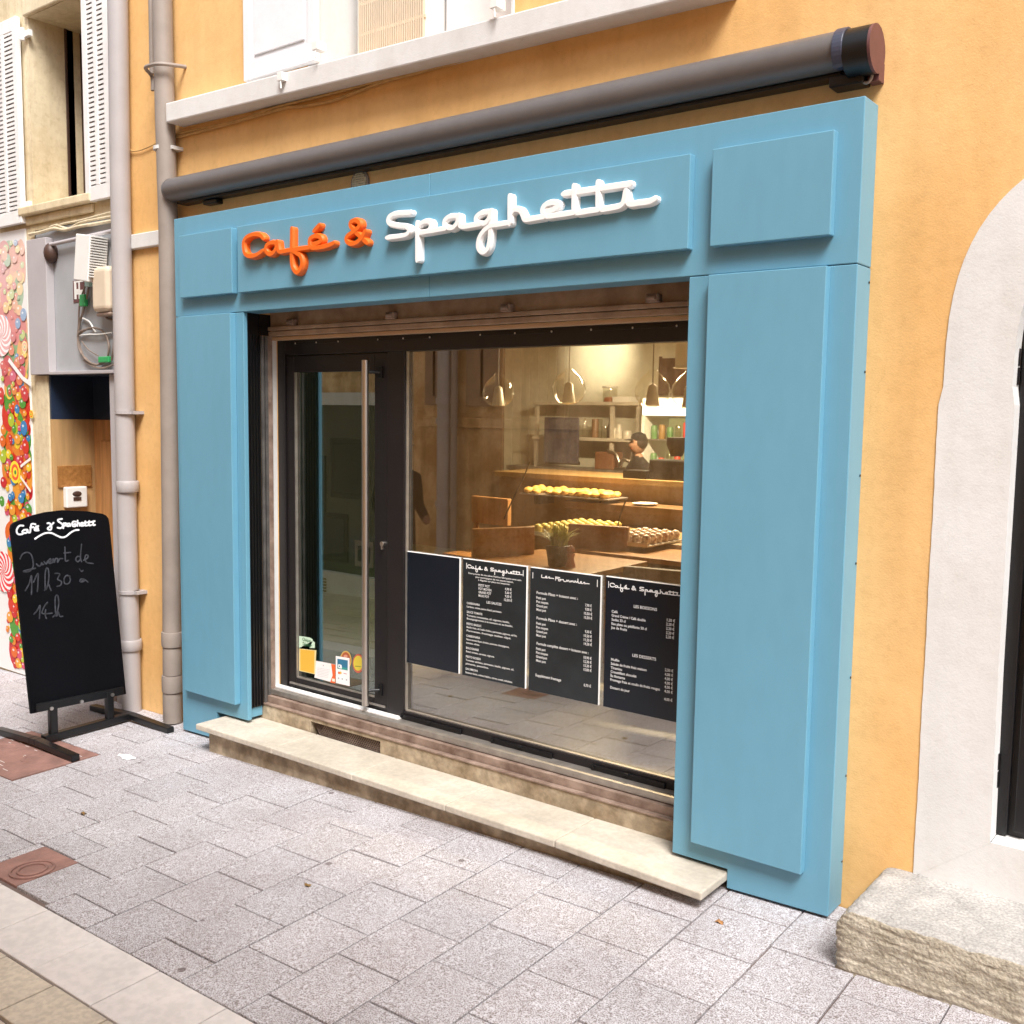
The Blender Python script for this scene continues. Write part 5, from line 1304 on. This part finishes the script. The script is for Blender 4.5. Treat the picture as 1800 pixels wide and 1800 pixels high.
# metal shelf unit on the back wall
SYb = 5.70
xa, zA = P(940, 706, SYb); xb_, zB = P(1121, 828, SYb); zM = P(1030, 769, SYb)[1]
shf = thing('shelf_unit', 'open metal shelf unit of glassware above the back worktop', 'shelf', ((xa + xb_) / 2, SYb, zB))
mb = MB()
for x in (xa, (xa * .25 + xb_ * .75) - .02, xb_ - .04): mb.box(x, x + .04, SYb, SYb + .04, zB, zA)
mb.build('upright', M['shelfm'], shf, bevel=.003)
for zz in (zA, zM):
    mb = MB(); mb.box(xa - .01, xb_ + .01, SYb - .03, BW - .03, zz - .035, zz); mb.build('shelf_board', M['shelfm'], shf, bevel=.003)
mb = MB(); mb.box(xa - .3, xb_ + .06, SYb - .12, BW - .03, zB - .05, zB - .001); mb.box(xa - .28, xb_ + .04, SYb - .1, BW - .03, FL, zB - .051); mb.build('worktop', M['alu'], shf, bevel=.004)
x, z = P(1065, 704, SYb); mb = MB(); mb.lathe([(0, .002), (.075, .002), (.08, .02), (.08, .14), (.078, .15)], (x, SYb + .08, zA), 20); o = mb.build('storage_jar', M['jar'], None, smooth=True, loc=(x, SYb + .08, zA)); tag(o, 'squat glass jar with a lid on top of the shelf unit', 'jar')
mb = MB(); mb.lathe([(0, .004), (.07, .004), (.06, .05), (0, .06)], (x, SYb + .08, zA), 16); mb.build('contents', M['mill'], o, smooth=True)
mb = MB(); mb.lathe([(0, .152), (.085, .152), (.085, .168), (0, .170)], (x, SYb + .08, zA), 20); mb.build('lid', M['box_w'], o, smooth=True)
x, z = P(1092, 700, SYb); mb = MB(); mb.box(x - .11, x + .11, SYb, SYb + .2, zA + .001, zA + .055); mb.box(x - .113, x + .113, SYb - .003, SYb + .203, zA + .040, zA + .058); tag(mb.build('storage_box', M['box_w'], None, bevel=.004, loc=(x, SYb, zA)), 'low white box on top of the shelf unit beside the jar', 'box')
def vessel(u, prof, m, label, cat='glass', grp='glassware on the shelf'):
    x, _ = P(u, 765, SYb + .06); q = (x, SYb + .06, zM + .001); mb = MB(); mb.lathe(prof, q, 16)
    tag(mb.build(cat.replace(' ', '_'), m, None, smooth=True, loc=q), label, cat, grp)
vessel(1021, [(0, 0), (.022, 0), (.026, .13)], M['jar'], 'slim drinking glass next to the slate board')
vessel(1028, [(0, 0), (.026, 0), (.028, .12), (.010, .17), (.010, .21)], M['jar'], 'tall clear bottle second from the slate board', 'bottle')
vessel(1036, [(0, 0), (.022, 0), (.026, .12)], M['jar'], 'slim drinking glass between the clear bottle and the brown canister')
vessel(1046, [(0, 0), (.040, 0), (.040, .19), (.036, .20), (0, .20)], mat('brown_tin', (.22, .12, .06), .4, .1, 8), 'brown canister in the middle of the shelf', 'canister')
vessel(1055, [(0, 0), (.022, 0), (.024, .20)], M['jar'], 'tall cylinder glass beside the brown canister')
vessel(1064, [(0, 0), (.045, 0), (.05, .06), (.04, .10), (.045, .12)], M['jar'], 'round glass jar on the shelf', 'jar')
vessel(1072, [(0, 0), (.032, 0), (.036, .10), (.014, .16), (.012, .24), (0, .245)], M['pot'], 'dark bottle rising above the other glassware', 'bottle')
vessel(1080, [(0, 0), (.03, 0), (.034, .08), (.02, .11)], M['ceramic'], 'small pale jug beside the dark bottle', 'jug')
vessel(1088, [(0, 0), (.036, 0), (.040, .07), (.024, .12), (.026, .15), (0, .155)], M['ceramic'], 'white ceramic shaker on the shelf', 'shaker')
vessel(1103, [(0, 0), (.045, 0), (.048, .075), (.044, .08), (.040, .01)], M['ceramic'], 'stack end white cup at the shelf end', 'cup')
# chrome slicer / espresso machine
x, z = P(1075, 818, 5.60)
es = thing('espresso_machine', 'chrome and brown machine with curved hood on the back worktop', 'machine', (x, 5.6, z))
mb = MB(); mb.box(x - .22, x + .02, 5.60, 5.80, zB, zB + .19); mb.build('body', mat('brown_enamel', (.20, .09, .05), .3, .1, 6), es, bevel=.02, seg=3)
mb = MB(); mb.tube(smooth([(x - .05, 5.60, zB + .20), (x + .05, 5.59, zB + .18), (x + .10, 5.58, zB + .10), (x + .11, 5.58, zB + .03)], 6), .016, 10); mb.tube([(x + .22, 5.6, zB + .01), (x + .24, 5.6, zB + .2)], .022, 10); mb.box(x + .04, x + .27, 5.585, 5.78, zB, zB + .03); mb.tube(smooth([(x + .12, 5.57, zB + .06), (x + .18, 5.55, zB + .12), (x + .25, 5.56, zB + .10)], 5), .02, 10); mb.build('chrome_arm', M['steel'], es, smooth=True)
# fridge with lit header
FYr = 5.35
xa, za = P(1128, 699, FYr); xb_ = xa + .72; zh = P(1150, 730, FYr)[1]; 
fr2 = thing('drinks_fridge', 'tall glass fronted drinks fridge with glowing white header', 'fridge', ((xa + xb_) / 2, FYr + .25, FL))
mb = MB(); mb.box(xa, xb_, FYr + .02, FYr + .55, zh - .01, za); mb.box(xa, xa + .035, FYr, FYr + .55, FL, zh - .011); mb.box(xb_ - .035, xb_, FYr, FYr + .55, FL, zh - .011); mb.box(xa + .036, xb_ - .036, FYr + .52, FYr + .55, FL, zh - .011); mb.build('cabinet', M['box_w'], fr2, bevel=.006)
mb = MB(); mb.box(xa + .01, xb_ - .01, FYr + .005, FYr + .019, zh, za - .01); mb.build('lit_header', emit('lit_header', (1.0, .90, .66), 1.6), fr2)
mb = MB(); mb.box(xa + .036, xb_ - .036, FYr + .505, FYr + .519, FL + .1, zh - .03); mb.build('lit_interior', emit('lit_fridge_interior', (.80, .82, .42), .16), fr2)
zsh = [P(1150, v, FYr)[1] for v in (772, 828, 880)]
for zz in zsh:
    mb = MB(); mb.box(xa + .036, xb_ - .036, FYr + .05, FYr + .50, zz - .012, zz); mb.build('rack', M['alu'], fr2)
rr = random.Random(4)
for r_, zz in enumerate(zsh):
    for k in range(7):
        m = [M['jar'], M['dullgreen'], M['red'], M['ceramic'], M['pot'], M['oak2']][rr.randrange(6)]; q = (xa + .085 + k * .09, FYr + .12, zz + .001); h = rr.uniform(.10, .17)
        mb = MB(); mb.lathe([(0, 0), (.030, 0), (.033, .01), (.033, h), (.024, h + .015), (0, h + .015)], q, 12)
        tag(mb.build('drink_can', m, None, smooth=True, loc=q), 'small drink container standing in rows inside the fridge', 'drink can', 'drinks in the fridge')
# wall panel, ceiling strip, pendant lamps, wire stands
xa, za = P(1163, 630, BW - .02); xb_, zb_ = P(1240, 692, BW - .02)
wp = thing('wall_screen', 'dark brown panel on the back wall above the drinks fridge', 'screen', ((xa + xb_) / 2, BW, zb_))
mb = MB(); mb.box(xa, xb_, BW - .035, BW - .001, zb_, za); mb.build('face', M['darkwood'], wp, bevel=.004)
mb = MB(); mb.box(xa - .02, xa - .001, BW - .04, BW - .001, zb_ - .02, za + .02); mb.box(xa - .02, xb_ + .02, BW - .04, BW - .001, zb_ - .02, zb_ - .001); mb.build('frame', M['darkwood'], wp)
x, z = P(1165, 603, 3.9)
cl = thing('ceiling_light', 'long bright ceiling light above the counter', 'ceiling light', (x, 3.9, 2.78))
mb = MB(); mb.box(x - .62, x + .85, 3.84, 3.98, 2.72, 2.779); mb.build('housing', M['box_w'], cl, bevel=.004)
mb = MB(); mb.box(x - .60, x + .83, 3.85, 3.97, 2.712, 2.7195); mb.build('diffuser', emit('diffuser', (1, .82, .52), 4.0), cl)
def lamp(label, u, v, y, on_lamp=True):
    x, z = P(u, v, y); t = thing('pendant_lamp', label, 'pendant lamp', (x, y, z), 'clear glass pendant lamps'); r = .105
    mb = MB(); mb.lathe([(a * 1.15, b * 1.10) for a, b in ((.024, .135), (.032, .118), (.068, .085), (.098, .045), (.107, 0), (.098, -.045), (.070, -.082), (.030, -.098), (0, -.101))], (x, y, z), 28); mb.build('glass_globe', M['globe'], t, smooth=True)
    mb = MB(); mb.lathe([(0, -.10), (.050, -.10), (.030, .035), (.012, .05), (0, .051)], (x, y, z), 20); mb.build('bulb_holder', M['ceramic'], t, smooth=True)
    mb = MB(); mb.tube([(x, y, z + .05), (x, y, 2.78)], .004, 6); mb.build('cord', M['pipe2'], t)
    mb = MB(); mb.lathe([(0, 0), (.05, 0), (.05, -.03), (0, -.03)], (x, y, 2.779), 16); mb.build('ceiling_rose', M['box_w'], t, smooth=True)
lamp('clear globe pendant hanging in front of the wall boarding', 1000, 684, 2.6)
lamp('clear globe pendant hanging before the fridge header', 1147, 688, 2.6)
lamp('clear globe pendant nearest the dim end of the room', 876, 690, 2.6)
lamp('clear globe pendant half hidden behind the blue pilaster', 1212, 690, 2.6)
x, z = P(1199, 628, 3.2)
mb = MB(); mb.box(x - .06, x + .1, 3.2, 3.34, z - .07, 2.779); mb.box(x - .07, x + .11, 3.19, 3.35, z - .08, z - .0701); tag(mb.build('ceiling_unit', M['box_w'], None, bevel=.006, loc=(x, 3.2, z)), 'white box fixed under the ceiling near the glass lamps', 'ceiling unit')
for lab, pts, y in (('thin black bent wire stand in front of the plywood counter', [(889, 905), (905, 870), (922, 835), (931, 812)], 3.4), ('thin black bent wire stand behind the tray of red pots', [(1082, 958), (1086, 925), (1092, 900), (1101, 878)], 3.0)):
    w = [(P(u, v, y)[0], y, P(u, v, y)[1]) for u, v in pts]; base = w[0]
    mb = MB(); mb.tube(smooth([(base[0] - .02, y, .97)] + w, 6), .006, 7); t = mb.build('wire_stand', M['black'], None, smooth=True, loc=(base[0], y, .97)); tag(t, lab, 'stand')
# grinder block on the counter
x, z = P(1170, 870, CY + .1)
gr = thing('coffee_grinder', 'black coffee grinder block on the counter before the fridge', 'coffee grinder', (x, CY + .2, zt))
mb = MB(); mb.box(x - .16, x + .24, CY + .08, CY + .32, zt + .001, zt + .17); mb.build('body', M['black'], gr, bevel=.012)
mb = MB(); mb.lathe([(0, 0), (.05, 0), (.09, .10), (.085, .16), (.0, .165)], (x + .04, CY + .2, zt + .201), 18); mb.build('hopper', M['black'], gr, smooth=True)
mb = MB(); mb.box(x - .40, x - .17, CY + .05, CY + .25, zt + .001, zt + .07); mb.build('drip_tray', M['black'], gr, bevel=.006)

# lamps that light the room: the ceiling strip and the counter spot it shows on the back wall
def area(name, loc, target, size, energy, col, sy=None):
    l = bpy.data.lights.new(name, 'AREA'); l.energy = energy; l.color = col; l.size = size
    if sy: l.shape = 'RECTANGLE'; l.size_y = sy
    o = bpy.data.objects.new(name, l); COL.objects.link(o); o.location = loc; o.rotation_euler = (Vector(loc) - Vector(target)).to_track_quat('Z', 'Y').to_euler(); return o
xcl = P(1165, 603, 3.9)[0]
area('ceiling_strip_light', (xcl + .1, 3.91, 2.70), (xcl + .1, 3.91, 0), 1.4, LAMP_W, (1, .79, .50), .12)
xsp, zsp = P(1060, 640, BW)
sl_ = bpy.data.lights.new('wall_spot', 'SPOT'); sl_.energy = SPOT_W; sl_.color = (1, .84, .58); sl_.spot_size = math.radians(75); sl_.spot_blend = .9; sl_.shadow_soft_size = .05
so = bpy.data.objects.new('wall_spot', sl_); COL.objects.link(so); so.location = (xsp + .1, BW - .75, 2.70); so.rotation_euler = (Vector(so.location) - Vector((xsp, BW, zsp + .12))).to_track_quat('Z', 'Y').to_euler()

# ================================================================== PEOPLE
def person(name, label, loc, rz, joints, edges, radii, mats_by_z, head, facing, hair_m=None):
    t = thing(name, label, 'person', loc)
    me = bpy.data.meshes.new('body_skel'); me.from_pydata([Vector(j) for j in joints], edges, [])
    o = bpy.data.objects.new('body_skel', me); COL.objects.link(o)
    sk = o.modifiers.new('skin', 'SKIN'); sk.use_smooth_shade = True
    for i, r in enumerate(radii):
        d = me.skin_vertices[0].data[i]; d.radius = (r, r) if not isinstance(r, tuple) else r; d.use_root = (i == 0)
    ss = o.modifiers.new('sub', 'SUBSURF'); ss.levels = 2; ss.render_levels = 2
    dg = bpy.context.evaluated_depsgraph_get(); dg.update()
    m2 = bpy.data.meshes.new_from_object(o.evaluated_get(dg)); bpy.data.objects.remove(o)
    bm = bmesh.new(); bm.from_mesh(m2)
    # head: shaped ball with nose, joined in the same mesh
    hx, hy, hz = head
    geom = bmesh.ops.create_uvsphere(bm, u_segments=24, v_segments=16, radius=1)
    for v in geom['verts']:
        x, y, z = v.co; w = .074 * (1 - .18 * max(0, -z)); yy = y * .096; zz = z * .118
        if y < -.5 and abs(x) < .22 and -.35 < z < .15: yy -= .022 * (1 - abs(x) / .22)
        if y < -.6 and .05 < z < .35 and .15 < abs(x) < .55: yy += .010
        v.co = (hx + x * w, hy + yy, hz + zz)
    bm.to_mesh(m2); bm.free(); m2.name = 'body'
    for m in (M['jeans'], M['skin'], hair_m or M['hair']): m2.materials.append(m)
    for p in m2.polygons:
        c = p.center; p.use_smooth = True; p.material_index = mats_by_z(c)
    b = bpy.data.objects.new('body', m2); COL.objects.link(b); b.parent = t
    mb = MB(); mb.ball((hx, hy + .012, hz + .022), .083, .103, .108, 20, 12)
    hm = mb.build('hair', M['hair'], None, smooth=True)
    bm = bmesh.new(); bm.from_mesh(hm.data)
    bmesh.ops.delete(bm, geom=[f for f in bm.faces if f.calc_center_median().y < hy - .045 and f.calc_center_median().z < hz + .062 or f.calc_center_median().z < hz - .06], context='FACES'); bm.to_mesh(hm.data); bm.free()
    hm.parent = t
    mb = MB(); mb.lathe([(.088, .040), (.090, .075), (.075, .110), (.035, .130), (0, .133)], (hx, hy + .008, hz), 20); mb.add([(hx - .06, hy - .085, hz + .05), (hx + .06, hy - .085, hz + .05), (hx + .045, hy - .155, hz + .040), (hx - .045, hy - .155, hz + .040), (hx - .06, hy - .085, hz + .056), (hx + .06, hy - .085, hz + .056), (hx + .045, hy - .155, hz + .046), (hx - .045, hy - .155, hz + .046)], [(0, 1, 2, 3), (7, 6, 5, 4), (0, 4, 5, 1), (1, 5, 6, 2), (2, 6, 7, 3), (3, 7, 4, 0)]); cp = mb.build('cap', M['jeans'], None, smooth=True); cp.parent = t
    for sx in (-1, 1):
        mb = MB(); mb.ball((hx + sx * .028, hy - .083, hz + .018), .010, .008, .006, 10, 6); mb.box(hx + sx * .028 - .014, hx + sx * .028 + .014, hy - .096, hy - .080, hz + .034, hz + .040); e = mb.build('eye', M['hair'], None, smooth=True); e.parent = t
    mb = MB(); mb.ball((hx, hy - .082, hz - .052), .022, .010, .006, 12, 6); e = mb.build('mouth', M['red'], None, smooth=True); e.parent = t
    t.rotation_euler[2] = rz
    return t
# facing -y in local space; x to the side
J = [(0, 0, .95), (0, .01, 1.18), (0, .0, 1.40), (0, -.01, 1.52),                      # pelvis, waist, chest, neck
     (.09, 0, .90), (.11, -.01, .50), (.12, .02, .08), (.12, -.12, .04),
     (-.09, 0, .90), (-.11, -.01, .50), (-.12, .02, .08), (-.12, -.12, .04),
     (.19, .01, 1.40), (.25, .04, 1.14), (.20, -.16, 1.00), (.15, -.23, .99),
     (-.19, .01, 1.40), (-.25, .04, 1.14), (-.20, -.16, 1.00), (-.15, -.23, .99), (0, -.01, 1.58)]
Ed = [(0, 1), (1, 2), (2, 3), (0, 4), (4, 5), (5, 6), (6, 7), (0, 8), (8, 9), (9, 10), (10, 11), (2, 12), (12, 13), (13, 14), (14, 15), (2, 16), (16, 17), (17, 18), (18, 19), (3, 20)]
Rd = [(.15, .11), (.14, .11), (.17, .12), .055, .095, .068, .045, .04, .095, .068, .045, .04, .075, .058, .046, .036, .075, .058, .046, .036, .05]
def mz(c):
    if c.z > 1.535: return 1
    if abs(c.z - 1.0) < .06 and c.y < -.17: return 1
    return 0
px_, _ = P(1124, 800, 4.98)
pers = person('person', 'person in black with a dark cap standing behind the counter by the drinks fridge', (px_, 4.98, FL), math.radians(-32), J, Ed, Rd, mz, (0, -.02, 1.68), 0)
pers.scale = (.86, .86, .84)
px_, _ = P(702, 915, .56 + 3.0)
person('person', 'passer by in black jacket and cap standing in the street, mirrored in the pane', (px_, -3.0, gz(px_, -3.0)), math.radians(100), J, Ed, Rd, mz, (0, -.02, 1.68), 0)

# ================================================================== HOUSE ACROSS THE STREET (seen mirrored in the glass)
OY = -3.9; MY = .56 - OY
def PM(u, v): return P(u, v, MY)
op = thing('sand_building', 'sand coloured house across the street with louvred shutters, mirrored in the glass', 'building', (-1, OY, 0))
shx0, shx1 = -6.2, PM(700, 700)[0] - .12
zshop = PM(600, 690)[1]; zplin = PM(580, 1005)[1]
mb = MB()
mb.box(shx1, 9.5, OY - .3, OY, -.6, 5.4)
mb.box(-9, shx0, OY - .3, OY, -.6, 5.4); mb.box(shx0, shx1, OY - .3, OY, zshop, 5.4)
mb.build('wall', M['opp'], op)
zf = PM(600, 712)[1]
mb = MB(); mb.box(shx0, shx1, OY - .2, OY + .02, zf, zshop); mb.build('shop_fascia', M['white'], op, bevel=.004)
mb = MB(); mb.box(shx0, shx1, OY - .2, OY - .06, zplin, zf); sw = mb.build('shop_window', M['oppglass'], op)
for k, (u0, v0, u1, v1, m) in enumerate(((560, 900, 605, 990, M['frame']), (575, 770, 640, 880, M['frame']), (618, 950, 650, 1000, M['pipe2']), (545, 800, 566, 900, M['frame']))):
    a, za = PM(u0, v0); b, zb = PM(u1, v1); mb = MB(); mb.box(min(a, b), max(a, b), OY - .0595, OY - .05, zb, za); mb.box(min(a, b) + .05, max(a, b) - .05, OY - .0495, OY - .046, zb + .06, za - .06, 1); mb.build('displayed_picture', [m, M['bluedark']], sw)
mb = MB(); mb.box(shx0, shx1, OY - .2, OY + .03, -.6, zplin); pl2 = mb.build('plinth', M['white'], op)
a, za = PM(553, 1010); b, zb = PM(577, 1040); mb = MB()
for k in range(5): mb.box(a, b, OY + .031, OY + .04, zb + (za - zb) * k / 5, zb + (za - zb) * (k + .6) / 5)
mb.build('vent_grille', M['oak2'], pl2)
def psh(u0, u1, vb):
    a, b = PM(u0, 700)[0], PM(u1, 700)[0]; shutter(op, a, b, PM((u0 + u1) / 2, vb)[1], 4.4, OY + .0, mat('brown_shutter', (.30, .20, .13), .7, .15, 8), True)
psh(750, 782, 712); psh(822, 878, 714)
zst = PM(850, 735)[1]
mb = MB(); mb.box(PM(745, 735)[0], 1.5, OY, OY + .03, zst - .10, zst); mb.build('string_course', M['opp'], op, bevel=.008)
def opipe(label, u, r, m):
    x, _ = PM(u, 700); t = thing('downpipe', label, 'downpipe', (x, OY + .09, gz(x, OY)))
    mb = MB(); mb.tube([(x, OY + .09, gz(x, OY)), (x, OY + .09, 5.4)], r, 16); mb.build('tube', m, t, smooth=True)
    for v in (705, 740, 885, 970):
        z = PM(u, v)[1]; mb = MB(); mb.tube([(x, OY + .09, z - .03), (x, OY + .09, z + .03)], r * 1.2, 16); mb.build('collar', m, t, smooth=True)
opipe('thick grey downpipe on the sand house across the street', 791, .075, M['pipe'])
opipe('slim brown downpipe next to the thick one across the street', 808, .035, M['pipe2'])
# roof over the facing houses keeps their real height; painted wet glints and leaves on the paving
lt = [(935, 1668, .012), (541, 1558, .03), (700, 1495, .03)]
u, v = 232, 1330; x, y = PG(u, v)
mb = MB(); rr = random.Random(9)  # raised white patches imitate bright wet reflections on the slabs
for k in range(4):
    a, b = x + rr.uniform(-.10, .06), y + rr.uniform(-.05, .05); n_ = 9; w = rr.uniform(.018, .035)
    ring = [(a + w * rr.uniform(.7, 1.2) * 1.6 * math.cos(2 * math.pi * q / n_), b + w * rr.uniform(.6, 1.1) * math.sin(2 * math.pi * q / n_)) for q in range(n_)]
    mb.add([(a, b, gz(a, b) + .011)] + [(c, d, gz(c, d) + .003 + rr.uniform(0, .004)) for c, d in ring], [(0, 1 + q, 1 + (q + 1) % n_) for q in range(n_)])
tag(mb.build('wet_glint', M['print_'], None, loc=(x, y, gz(x, y))), 'white patches painting wet glints on the paving between chalkboard and step', 'painted glint')
first = None
for i, (u, v, lab) in enumerate(((541, 1558, 'small yellow leaf on the paving in front of the step'), (147, 1431, 'dry ochre leaf on the paving near the chalkboard foot'), (1265, 1622, 'dry brown leaf beside the end of the step'))):
    x, y = PG(u, v); z = gz(x, y) + .004; r = .016; pts = [(x + r * math.cos(q * math.pi / 5) * (1.3 if q % 2 else .8), y + r * .7 * math.sin(q * math.pi / 5), z + .006 * math.sin(q * 1.7 + i)) for q in range(10)]
    mb = MB(); mb.add([(x, y, z + .006)] + pts, [(0, 1 + q, 1 + (q + 1) % 10) for q in range(10)])
    tag(mb.build('fallen_leaf', M['oak2'] if i != 2 else M['wood'], None, loc=(x, y, z)), lab, 'leaf', 'fallen leaves on the paving')
